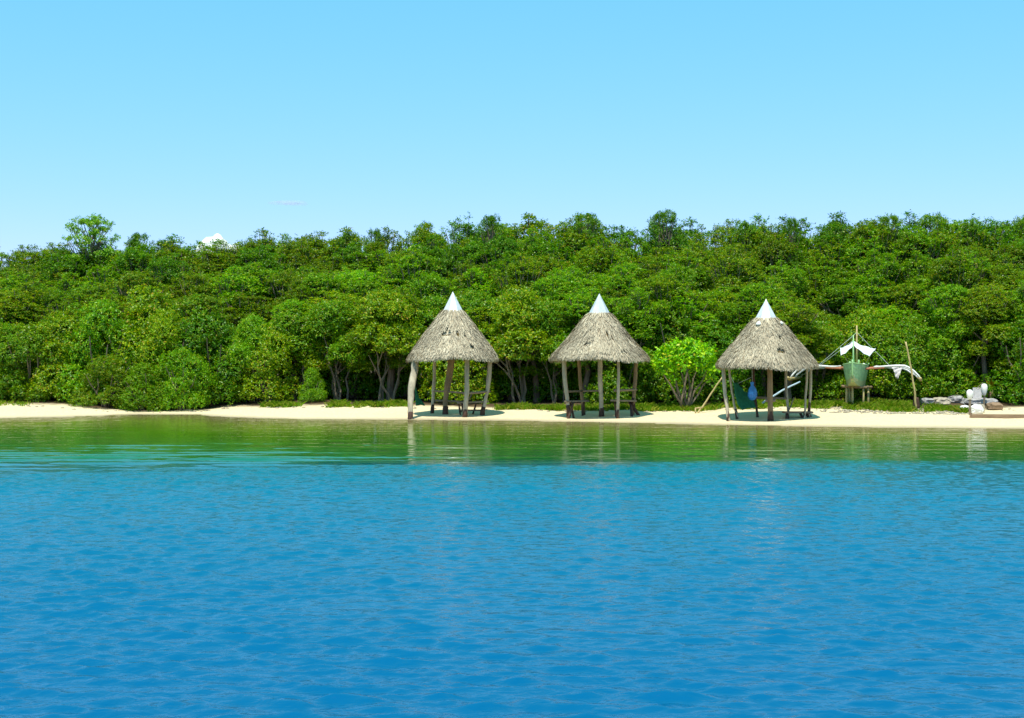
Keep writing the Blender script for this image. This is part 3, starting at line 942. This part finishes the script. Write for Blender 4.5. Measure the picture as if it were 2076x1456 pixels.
hut3, b3 = hut(1553, 48.3, 606, (22.5, 648), [(22, 644), (42, 668), (60, 692), (80, 715), (101, 741)], 101,
    "right thatched hut with a green hammock and blue bag hanging under it", [
    ([(1465, 747, -.1), (1470, 800, -.3), (1477, 851, -.6)], [3.6, 3.0, 3.4], 'post'),
    ([(1476, 748, .6), (1484, 795, .5), (1489, 822, .4), (1495, 846, .3)], [2.6, 2.4, 2.6, 3.6], 'post'),
    ([(1525, 745, 1.1), (1530, 800, .9), (1536, 845, .6)], [3.0, 2.2, 2.8], 'postdark'),
    ([(1560, 744, -.75), (1561, 800, -.75), (1562, 851, -.75)], [5.2, 5.2, 6.0], 'postbrown'),
    ([(1592, 742, .9), (1594, 790, .8), (1598, 836, .6), (1597, 852, -.3)], [2.8, 2.6, 3, 4], 'post'),
    ([(1638, 740, .0), (1634, 790, .1), (1631, 850, -.2)], [2.4, 2.2, 2.4], 'post'),
    ([(1645, 740, .3), (1643, 790, .3), (1640, 832, .25)], [2.8, 2.4, 2.4], 'post')],
    [((1552, 812, -.7), (1572, 812, -.7), 3.4), ((1528, 806, .8), (1596, 808, .7), 2.4), ((1597, 838, .5), (1610, 806, .6), 1.4)],
    [((1588, 836, .0), (1646, 836, .2), 3.2, .4)],
    [((1595, 838, .0), (1597, 854, -.3), 3.4), ((1622, 838, .1), (1632, 854, -.3), 2.6), ((1634, 838, .2), (1644, 850, .0), 2.8), ((1640, 838, .3), (1648, 846, .3), 2.2)],
    .02, .0, [(.20, .69, .11, .025), (.05, .40, .06, .012), (.33, .42, .06, .02)], 3)
# white patches stuck on the thatch of the right hut
for pxp, pyp, r in ((1532, 658, 5.0), (1579, 657, 3.4)):
    s = 48.3 / F
    dx = (pxp - 1553) * s; rr_ = np.interp(pyp, [644, 668], [22, 42]) * s * 1.1
    dyv = -math.sqrt(max(.01, rr_ ** 2 - dx ** 2))
    c = Vector((dx, dyv - .04, CZ - (pyp - HY) * s - b3.z + .02))
    nn = Vector((dx, dyv, rr_ * .8)).normalized()
    a = nn.cross(Vector((0, 0, 1))).normalized(); b = nn.cross(a)
    mb = MB()
    rim = [c + (a * math.cos(t) + b * math.sin(t)) * r * s * (1 + .15 * math.sin(3 * t)) for t in [k * .5236 for k in range(12)]]
    mb.add([p for p in rim] + [p + nn * .03 for p in rim] + [c + nn * .05], [(k, (k + 1) % 12, 12 + (k + 1) % 12, 12 + k) for k in range(12)] + [(12 + k, 12 + (k + 1) % 12, 24) for k in range(12)])
    mb.build('white_patch', M['white'], hut3, True)

# hammocks
def sling(name, ptsA, ptsB, mat, n=14, thick=.02, seed=1):
    """a cloth strip between two edge polylines"""
    rg = random.Random(seed)
    def res(pl, t):
        t *= len(pl) - 1; i = min(int(t), len(pl) - 2)
        return Vector(pl[i]).lerp(Vector(pl[i + 1]), t - i)
    vs, fs = [], []
    m = 7
    for i in range(n + 1):
        A, B = res(ptsA, i / n), res(ptsB, i / n)
        for j in range(m):
            t = j / (m - 1)
            p = A.lerp(B, t)
            p = p + Vector((0, math.sin(t * math.pi) * .10 + .03 * math.sin(i * 1.7 + j), .015 * math.sin(i * 2.1 + j * 1.3)))
            vs.append(p)
    for i in range(n):
        for j in range(m - 1):
            a = i * m + j
            fs.append((a, a + 1, a + m + 1, a + m))
    o0 = vs[0].copy()
    mb = MB(o0); mb.add(vs, fs)
    o = mb.build(name, mat, None, True)
    sm = o.modifiers.new("thickness", 'SOLIDIFY'); sm.thickness = thick
    return o
y = 51.6
h1 = sling("hammock", [PX(841, 786, y), PX(842, 802, y), PX(843, 822, y)], [PX(843, 786, y + .2), PX(850, 806, y + .3), PX(862, 822, y + .4)], M['hammock'])
tag(h1, "narrow dark green hammock hanging behind the thick post of the left hut", "hammock")
y = 48.5
h3 = sling("hammock", [PX(1487, 776, y), PX(1490, 800, y), PX(1496, 822, y), PX(1504, 831, y)], [PX(1494, 776, y + .3), PX(1508, 792, y + .4), PX(1526, 806, y + .5), PX(1532, 826, y + .5)], M['hammock'])
tag(h3, "wide bright green hammock hanging inside the right hut", "hammock")
hk = MB()
hk.tube([PX(1477, 755, 48.9) , PX(1488, 776, 48.5)], .012, 5).tube([PX(1497, 777, 48.8), PX(1524, 765, 49.3)], .010, 5)
for v in hk.v: v -= h3.location
ho = hk.build('hang_rope', M['rope'], h3)
# blue bag
def lathe(prof, n=16, wob=0, seed=0):
    rg = random.Random(seed)
    vs, fs = [], []
    ph = rg.uniform(0, 6)
    for i, (r, z) in enumerate(prof):
        for k in range(n):
            t = 2 * math.pi * k / n
            q = r * (1 + wob * math.sin(3 * t + ph + i * .6) + wob * .6 * math.sin(5 * t + i))
            vs.append((q * math.cos(t), q * math.sin(t), z))
    for i in range(len(prof) - 1):
        for k in range(n):
            k2 = (k + 1) % n
            fs.append((i * n + k, i * n + k2, (i + 1) * n + k2, (i + 1) * n + k))
    fs.append(tuple(range(n - 1, -1, -1))); fs.append(tuple(range((len(prof) - 1) * n, len(prof) * n)))
    return vs, fs
s = 48.6 / F
mb = MB(PX(1525, 812, 48.6))
vs, fs = lathe([(1 * s, 0), (6 * s, 2 * s), (9.2 * s, 9 * s), (9.5 * s, 16 * s), (7.5 * s, 23 * s), (4 * s, 29 * s), (2.6 * s, 31 * s), (4 * s, 34 * s), (3.4 * s, 37 * s), (1 * s, 38 * s)], 16, .07, 2)
mb.add([Vector(v) + mb.o for v in vs], fs)
bag = tag(mb.build("hanging_bag", M['bluebag'], None, True), "blue knotted plastic bag hanging under the right hut's roof", "bag")
rp = MB(); rp.tube([(0, 0, 36 * s), (0, 0, 70 * s)], .008, 5); rp.build('string', M['rope'], bag)

# ------------------------------------------------------------------ loose poles
def pole(name, pts, r, mat, label, cat, seed=1, fork=None):
    base = Vector(pts[-1])
    mb = MB(base)
    P = []
    for i in range(len(pts) - 1):
        seg = wavy(pts[i], pts[i + 1], 4, .012, seed + i)
        P += seg if i == 0 else seg[1:]
    mb.tube(P, [r * (.75 + .3 * i / len(P)) for i in range(len(P))], 8, wob=.1, seed=seed)
    if fork:
        for f in fork: mb.tube([f[0], f[1]], r * .8, 6)
    return tag(mb.build(name, mat, None, True), label, cat)
def ground_hit(px, py, y0=50.0):
    lo, hi = 40.0, 70.0
    for _ in range(40):
        y = (lo + hi) / 2
        if HY + F * (CZ - gz((px - CX) / F * y, y)) / y > py: lo = y
        else: hi = y
    return y
yg = ground_hit(1412, 838)
pole("leaning_pole", [PX(1465, 764, yg + .2), PX(1440, 800, yg + .2), PX(1424, 826, yg + .1), PX(1420, 828, yg + .1), PX(1413, 841, yg)], .036, M['bamboo'],
     "brown bamboo pole propped aslant against the right hut's left eave", "pole", 4, [(PX(1424, 826, yg + .1), PX(1409, 828, yg + .05)), (PX(1410, 828, yg), PX(1410, 841, yg))])
yg = vy(1385, .3)
pole("wooden_stake", [PX(1394, 748, yg), PX(1380, 824, yg)], .045, M['paletrunk'], "thin pale straight stake standing in front of the lime shrub", "stake", 5)
pole("outrigger_spar", [PX(1622, 774, 51.3), PX(1585, 792, 51), PX(1546, 817, 50.6)], .038, M['bluepole'], "blue-grey spar slanting down from the boat's left float behind the right hut", "spar", 6)
yg = ground_hit(1857, 829, 52)
pole("bamboo_pole", [PX(1836, 693, yg - .1), PX(1848, 750, yg - .1), PX(1855, 800, yg - .05), PX(1857, 830, yg)], .04, M['bamboo'],
     "tall thin bamboo pole leaning beside the boat's right float", "pole", 7)
mb = MB(PX(1857, 828, yg + .15))
o_ = mb.o
mb.tube([o_ + Vector((0, 0, -.1)), o_ + Vector((0.02, 0, .12)), o_ + Vector((.0, 0, .36)), o_ + Vector((.02, 0, .42))], [.14, .125, .115, .10], 10, wob=.2)
tag(mb.build("tree_stump", M['postdark'], None, True), "short dark mossy stump at the foot of the tall bamboo pole", "stump")

# ------------------------------------------------------------------ outrigger boat
YB = 52.6
def boat():
    yaw = R(-17)
    bx = (1733 - CX) / F * YB
    zb = CZ - (783 - HY) / F * YB
    root = tag(empty("outrigger_boat", (bx, YB, zb)), "pale green outrigger boat with white arms raised on a wooden trestle", "boat")
    root.rotation_euler.z = yaw
    # hull: sections from the bow (-y) to the stern (+y)
    secs = [(-1.75, .03, .93, .34, .015), (-1.6, .12, .90, .20, .06), (-1.2, .30, .87, .07, .16), (-.6, .42, .84, .01, .25), (.4, .45, .84, .0, .27), (2.2, .45, .84, .0, .28),
            (3.6, .38, .87, .04, .22), (4.6, .20, .95, .2, .08), (5.0, .03, 1.0, .5, .02)]
    vs, fs = [], []
    nS = 9
    for yy, hw, zt, zk, kw in secs:
        half = [(hw, zt), (hw * .72 + kw * .30, zt - (zt - zk) * .3), (hw * .38 + kw * .64, zt - (zt - zk) * .65), (kw, zk + .03), (0, zk)]
        ring = [(-a, yy, z) for a, z in half] + [(a, yy, z) for a, z in half[-2::-1]]
        vs += ring
    for i in range(len(secs) - 1):
        for k in range(nS - 1):
            fs.append((i * nS + k, i * nS + k + 1, (i + 1) * nS + k + 1, (i + 1) * nS + k))
    # deck a little under the sheer
    nb = len(vs)
    for yy, hw, zt, zk, kw in secs:
        vs += [(-hw * .96, yy, zt - .1), (hw * .96, yy, zt - .1)]
    for i in range(len(secs) - 1):
        a = nb + i * 2
        fs.append((a, a + 1, a + 3, a + 2))
    mb = MB(); mb.add(vs, fs)
    hull = mb.build('hull', M['hull'], root)
    kb = MB(); kv, kf = [], []
    for yy, hw, zt, zk, kw in secs[:-1]:
        zz_ = zk + (zt - zk) * .24; w_ = kw + (hw - kw) * .22 + .012
        kv += [(-w_, yy, zz_), (-kw - .012, yy, zk - .012), (kw + .012, yy, zk - .012), (w_, yy, zz_)]
    for i in range(len(secs) - 2):
        for k in range(3): kf.append((i * 4 + k, i * 4 + k + 1, i * 4 + k + 5, i * 4 + k + 4))
    kb.add(kv, kf); kb.build('keel_band', M['hulldeep'], hull)
    for fz in (.45, .72):                                   # plank laps along the sides
        lp = MB()
        for sgn in (-1, 1):
            lp.tube([(sgn * (kw + (hw - kw) * fz + .004), yy, zk + (zt - zk) * fz) for yy, hw, zt, zk, kw in secs[:-1]], .009, 5)
        lp.build('strake', M['mast'], hull)
    gm = MB()
    for sgn in (-1, 1):
        gm.tube([(sgn * hw, yy, zt) for yy, hw, zt, zk, kw in secs], .022, 6)
    gm.build('gunwale', M['mast'], hull, True)
    st = MB(); st.tube([(0, -1.62, .2), (0, -1.75, .5), (0, -1.78, .93), (0, -1.80, 1.04)], [.03, .035, .035, .03], 6)
    st.build('stem_post', M['mast'], hull, True)
    # mast, canopy and stays
    loc = lambda px, py, dy: root_inv @ PX(px, py, YB + dy)
    from mathutils import Matrix
    root_inv = (Matrix.Translation(root.location) @ Matrix.Rotation(yaw, 4, 'Z')).inverted()
    ms = MB(); ms.tube([loc(1731, 752, -.9), loc(1730, 720, -.9), loc(1730, 679, -.9)], [.035, .032, .02], 7); ms.build('mast', M['mast'], root, True)
    m2 = MB(); m2.tube([loc(1737, 750, 1.6), loc(1737, 660, 1.6)], [.045, .03], 7); m2.build('mast', M['bamboo'], root, True)
    # arms: three, curving down to the floats
    for dy, a, lo in ((-.2, 1.0, 0), (1.3, .985, .07), (2.8, .95, .14)):
        inner = MB()
        for sgn in (-1, 1):
            pts = [(sgn * q, dy, z) for q, z in ((1.55, .80), (1.85, .795), (2.0, .74), (2.2, .60), (2.35, .44), (2.46, .29))]
            pts = [Vector((p[0] * a, p[1], p[2] - (lo if i_ < 4 else lo * .3))) for i_, p in enumerate(pts)]
            arm = MB()
            arm.tube([Vector((sgn * .72 * a, dy, .745))] + pts, [.035, .045, .045, .04, .036, .032, .028], 8, wob=.12)
            arm.build('outrigger_arm', M['white'], root, True)
        inner.tube([(-1.10 * a, dy, .715), (-.45, dy, .68), (.45, dy, .68), (1.10 * a, dy, .715)], .040, 8)
        inner.build('crossbeam', M['redwood'], root, True)
    for sgn in (-1, 1):
        fl = MB(); fl.tube([(sgn * 2.44, -1.1, .34), (sgn * 2.44, -.6, .27), (sgn * 2.42, 1.4, .26), (sgn * 2.34, 3.3, .28), (sgn * 2.32, 3.9, .36)], [.05, .065, .065, .065, .04], 8)
        fl.build('float', M['bamboo'], root, True)
    # stays
    rp = MB()
    rp.tube([loc(1737, 674, 1.6), loc(1655, 744, -.1)], .007, 5).tube([loc(1737, 674, 1.6), loc(1806, 744, -.1)], .007, 5)
    rp.tube([loc(1730, 682, -.9), loc(1718, 691, -.3)], .007, 5).tube([loc(1730, 690, -.9), loc(1662, 741, -.1)], .008, 5)
    rp.build('stay', M['rope'], root)
    # folded canvas awning: two drooping flaps over a ridge
    def flap(pts, nm):
        a, b, c, d = pts
        mb = MB(); vs, fs = [], []
        n, m = 9, 5
        for i in range(n + 1):
            for j in range(m + 1):
                u, w = i / n, j / m
                p = (a.lerp(b, u)).lerp(d.lerp(c, u), w)
                p = p + Vector((0, .05 * math.sin(u * 9 + w * 2), -.05 * math.sin(math.pi * u) + .018 * math.sin(u * 13 + w * 3)))
                vs.append(p)
        for i in range(n):
            for j in range(m):
                q = i * (m + 1) + j
                fs.append((q, q + 1, q + m + 2, q + m + 1))
        mb.add(vs, fs)
        o = mb.build(nm, M['canvas'], root, True)
        sm = o.modifiers.new("thickness", 'SOLIDIFY'); sm.thickness = .015
    flap([loc(1731, 692, .4), loc(1703, 706, .4), loc(1705, 721, -.4), loc(1730, 700, -.4)], 'canopy')
    flap([loc(1728, 691, .4), loc(1776, 707, .4), loc(1763, 722, -.4), loc(1731, 699, -.4)], 'canopy')
    cp = MB()
    for px_ in (1704, 1770):
        cp.tube([loc(px_, 710, .3), loc(1728 if px_ < 1730 else 1750, 748, .3)], .014, 5)
    cp.build('canopy_frame', M['bamboo'], root)
    # small gear on the foredeck
    for k, (px_, py_, r_) in enumerate(((1716, 741, .05), (1723, 734, .04), (1751, 738, .06), (1741, 731, .04))):
        g = MB(); c = loc(px_, py_, -.3)
        g.tube([c - Vector((0, 0, .25)), c, c + Vector((0, 0, .03))], [.02, r_, .02], 7)
        g.build('cleat', M['mast'] if k != 2 else M['white'], root, True)
    return root
boat()
# cloth draped on the right arm
y = YB - .35
cl = sling("draped_cloth", [PX(1806, 743, y), PX(1812, 752, y - .02), PX(1816, 766, y)], [PX(1830, 743, y + .04), PX(1827, 752, y), PX(1821, 768, y)], M['greycloth'], 10, .015)
tag(cl, "grey rag draped over the boat's right white arm", "cloth")
# trestle
tb = MB()
yt = YB - .3
tr_base = PX(1736, 815, yt); tr_base.z = gz(tr_base.x, yt)
tres = tag(empty("wooden_trestle", tr_base), "brown wooden trestle carrying the green outrigger boat", "trestle")
for a, b in (((1706, 783, -.35), (1757, 786, -.35)), ((1716, 782, .35), (1768, 785, .35))):
    mb = MB(); mb.tube([PX(a[0], a[1], yt + a[2]) - tr_base, PX(b[0], b[1], yt + b[2]) - tr_base], .05, 7); mb.build('crosspiece', M['postbrown'], tres, True)
for px_, dy in ((1716, -.3), (1728, -.42), (1750, -.3), (1760, .4), (1722, .5)):
    p0 = PX(px_, 782, yt + dy) - tr_base
    mb = MB(); mb.tube([p0, Vector((p0.x + .01, p0.y, gz(p0.x + tr_base.x, p0.y + tr_base.y) - tr_base.z - .15))], [.042, .05], 7); mb.build('leg', M['bamboo'], tres, True)

# ------------------------------------------------------------------ stones, posts and wood at the right end
def rock(name, px, py_top, py_bot, wpx, mat, label, cat, seed, dy=0.0, depth=.35, flat=1.0):
    rs = np.random.RandomState(seed)
    y = ground_hit(px, py_bot, 51) + dy
    s = y / F
    base = PX(px, py_bot, y); base.z = gz(base.x, y)
    import bmesh
    bm = bmesh.new()
    bmesh.ops.create_icosphere(bm, subdivisions=4, radius=1)
    hh = (py_bot - py_top) * s
    ph = rs.rand(9) * 6
    for v in bm.verts:
        p = v.co
        # boxy, chipped
        q = Vector([math.copysign(abs(c) ** (.85 if 'sack' in name else .6), c) for c in p])
        from mathutils import noise
        o_ = Vector((seed * 7.3, seed * 3.1, 0))
        k = 1 + .22 * noise.noise(p * 1.5 + o_) + .10 * noise.noise(p * 3.4 + o_) + .05 * noise.noise(p * 8 + o_)
        v.co = Vector((q.x * wpx * s / 2 * k, q.y * depth * k, (q.z * .56 + .44) * hh * (1 + .22 * noise.noise(Vector((p.x * 2, p.y * 2, seed)))) * flat))
    me = bpy.data.meshes.new(name); bm.to_mesh(me); bm.free()
    me.materials.append(mat)
    o = link(name, me, None, base)
    return tag(o, label, cat)
rock("stone_block", 1881, 808, 821, 24, M['stonegrey'], "grey squarish stone block left of the stone row by the stump", "stone", 1, .6)
rock("stone_block", 1908, 808, 823, 34, M['stone'], "tan sloping boulder in the middle of the stone row", "stone", 2, .6)
rock("stone_block", 1938, 806, 820, 27, M['stonegrey'], "flat-topped grey stone at the right of the stone row", "stone", 3, .8)
rock("stone_slab", 1984, 811, 823, 66, M['stonegrey'], "long low grey stone slab behind the two white-topped posts", "stone", 4, .5)
rock("stone_block", 1988, 820, 836, 14, M['stone'], "small brown rounded stone beside the white sack", "stone", 5, .0, .15)
rock("driftwood_lump", 2016, 817, 831, 30, M['drift'], "brown gnarled driftwood lump at the foot of the dry palm stub", "driftwood", 6, .1, .25)
rock("white_sack", 1960, 822, 834, 26, M['white'], "flattened white sack lying on grass by the first white-topped post", "sack", 7, .0, .25)
rock("white_sack", 1980, 820, 838, 26, M['white'], "bulging crumpled white sack lying between the two white-topped posts", "sack", 8, -.1, .2)

def jug_post(px, base_py, top_py, jug_h, jug_w, label, seed):
    y = ground_hit(px, base_py, 50); s = y / F
    base = PX(px, base_py, y); base.z = gz(base.x, y)
    e = tag(empty("white_topped_post", base), label, "post")
    H = (base_py - top_py) * s
    mb = MB(); mb.tube(wavy((0, 0, -.2), (0.01, 0, H - .05), 4, .01, seed), [.05, .045, .04, .04, .035], 8); mb.build('stake', M['plank'], e, True)
    mb = MB()
    h, w = jug_h * s, jug_w * s / 2
    vs, fs = lathe([(.04, H - h), (w * .6, H - h + .03), (w * .8, H - h * .75), (w, H - h * .5), (w * 1.0, H - h * .25), (w * .8, H - .04), (w * .35, H)], 14, .05, seed)
    mb.add(vs, fs); mb.build('white_jug', M['white'], e, True)
    return e
jug_post(1966, 841, 790, 20, 13, "shorter post with a rounded white jug upturned on top, standing at the plank's end", 1)
e2 = jug_post(1995, 823, 778, 24, 13, "taller post with a ragged white jug on top behind the sacks", 2)
mb = MB()
y = ground_hit(1995, 823, 50)
for a, b in (((1978, 789), (1993, 776)), ((1982, 790), (1998, 779))):
    mb.tube([PX(*a, y) - e2.location, PX(*b, y) - e2.location], .012, 5)
mb.build('twig', M['plank'], e2)
y = ground_hit(1982, 822, 50) + .4
gb = MB(PX(1982, 812, y))
gb.beam(PX(1981, 786, y), PX(1981, 826, y), .34, .03)
gb.tube([PX(1975, 786, y - .02), PX(1975, 812, y - .02)], .02, 6)
o = gb.build("grey_board", M['greycloth'])
tag(o, "grey weathered board upright between the two white-topped posts", "board")
# dry palm stub
y = ground_hit(2009, 818, 51) + .2
base = PX(2009, 818, y); base.z = gz(base.x, y)
e = tag(empty("palm_stub", base), "brown palm stub with dry yellow fronds beside the taller white-topped post", "palm")
mb = MB(); mb.tube([(0, 0, -.1), (0, 0, .3), (.02, 0, .55)], [.12, .10, .085], 9, wob=.2); mb.build('trunk', M['drift'], e, True)
mb = MB()
rg = random.Random(3)
for i in range(26):
    a = rg.uniform(0, 6.28); l_ = rg.uniform(.3, .6)
    d = Vector((math.cos(a) * .35, math.sin(a) * .35, 1)).normalized(); sd = Vector((-math.sin(a), math.cos(a), 0)) * .014
    p0 = Vector((0, 0, .5)); p1 = p0 + d * l_ * .6; p2 = p0 + d * l_ + Vector((math.cos(a), math.sin(a), -.4)) * .08
    mb.add([p0 - sd, p0 + sd, p1 + sd, p2, p1 - sd], [(0, 1, 2, 3, 4)])
o = mb.build('frond', M['grass'], e)
o.color = (2.2, 1.2, 1, 1)
# long plank on the sand
y = ground_hit(1968, 847, 49)
a, b = PX(1968, 846, y), PX(2120, 848, y - .2)
a.z, b.z = gz(a.x, a.y) + .05, gz(b.x, b.y) + .05
mb = MB(a); mb.beam(a, b, .2, .15)
mb.tube([a + Vector((.0, -.02, -.05)), a + Vector((0, 0, .12))], [.05, .04], 6)
tag(mb.build("driftwood_plank", M['drift']), "long brown driftwood plank lying along the sand at the right edge", "plank")

# litter on the sand
def litter():
    rs = np.random.RandomState(9)
    n = 420
    px = np.concatenate([rs.uniform(1660, 1960, 260), rs.uniform(0, 2076, 160)])
    x = []
    V_, L_ = [], []
    P = []
    for p in px:
        y = vy(p, 0) + rs.uniform(-1.1, .7) * (1 if 1650 < p < 1970 else .35) - .1
        P.append(((p - CX) / F * y, y))
    P = np.array(P)
    z = GZ(P[:, 0], P[:, 1])
    base = np.array([[1, 0, 0], [-1, 0, 0], [0, 1, 0], [0, -1, 0], [0, 0, 1], [0, 0, -1]], float)
    tri = np.array([[0, 2, 4], [2, 1, 4], [1, 3, 4], [3, 0, 4], [2, 0, 5], [1, 2, 5], [3, 1, 5], [0, 3, 5]])
    r = rs.uniform(.02, .07, (n, 1, 1)) * np.array([1.4, 1, .6])
    v = base[None] * (1 + rs.normal(0, .15, (n, 6, 3))) * r
    v = v + np.stack([P[:, 0], P[:, 1], z + .01], -1)[:, None]
    lp = (tri[None] + np.arange(n)[:, None, None] * 6).ravel()
    me = mesh_np("beach_litter", v.reshape(-1, 3), np.full(n * 8, 3), lp, M['stone'])
    tag(link("beach_litter", me), "scattered pebbles and leaf litter along the top of the sand", "litter", kind="stuff")
litter()

# ------------------------------------------------------------------ clouds
def cloud_mat(alpha):
    m, n, l, p = new_mat("cloud_white")
    p.inputs["Base Color"].default_value = (.95, .95, .95, 1); p.inputs["Roughness"].default_value = 1
    p.inputs["Specular IOR Level"].default_value = 0
    tr_ = n.new("ShaderNodeBsdfTranslucent"); tr_.inputs[0].default_value = (.95, .95, .95, 1)
    ms = n.new("ShaderNodeMixShader"); ms.inputs[0].default_value = .3
    l.new(p.outputs[0], ms.inputs[1]); l.new(tr_.outputs[0], ms.inputs[2])
    out = ms
    if alpha < 1:
        tp = n.new("ShaderNodeBsdfTransparent")
        m2 = n.new("ShaderNodeMixShader"); m2.inputs[0].default_value = alpha
        l.new(tp.outputs[0], m2.inputs[1]); l.new(ms.outputs[0], m2.inputs[2]); out = m2
    l.new(out.outputs[0], n["Material Output"].inputs[0])
    return m
def cloud(name, blobs, y, mat, label, lump=.12):
    import bmesh
    from mathutils import noise
    bm = bmesh.new()
    s = y / F
    c0 = PX(blobs[0][0], blobs[0][1], y)
    for px, py, rx, rz, dy in blobs:
        c = PX(px, py, y + dy * s) - c0
        r = bmesh.ops.create_icosphere(bm, subdivisions=4, radius=1)
        for v in r['verts']:
            k = 1 + lump * noise.noise(v.co * 2.3 + Vector((px, py, 0)) * .1) + lump * .6 * noise.noise(v.co * 5 + Vector((px, 0, py)))
            v.co = Vector((v.co.x * rx * s * k, v.co.y * rx * s * k, v.co.z * rz * s * k)) + c
    me = bpy.data.meshes.new(name); bm.to_mesh(me); bm.free()
    me.materials.append(mat)
    for p in me.polygons: p.use_smooth = True
    return tag(link(name, me, None, c0), label, "cloud")
cloud("cumulus_cloud", [(436, 540, 38, 64, 0), (414, 540, 26, 48, 5), (458, 540, 26, 47, 3), (478, 540, 16, 46, 8), (496, 545, 20, 34, 5)], 1500, cloud_mat(1), "small bright white puffy cloud peeping over the left skyline", .14)
cloud("wispy_cloud", [(575, 412, 30, 2.0, 0), (600, 414, 22, 1.8, 5), (590, 410, 30, 1.2, 5)], 1600, cloud_mat(.10), "faint thin streak of cloud in the blue sky above the forest", .3)
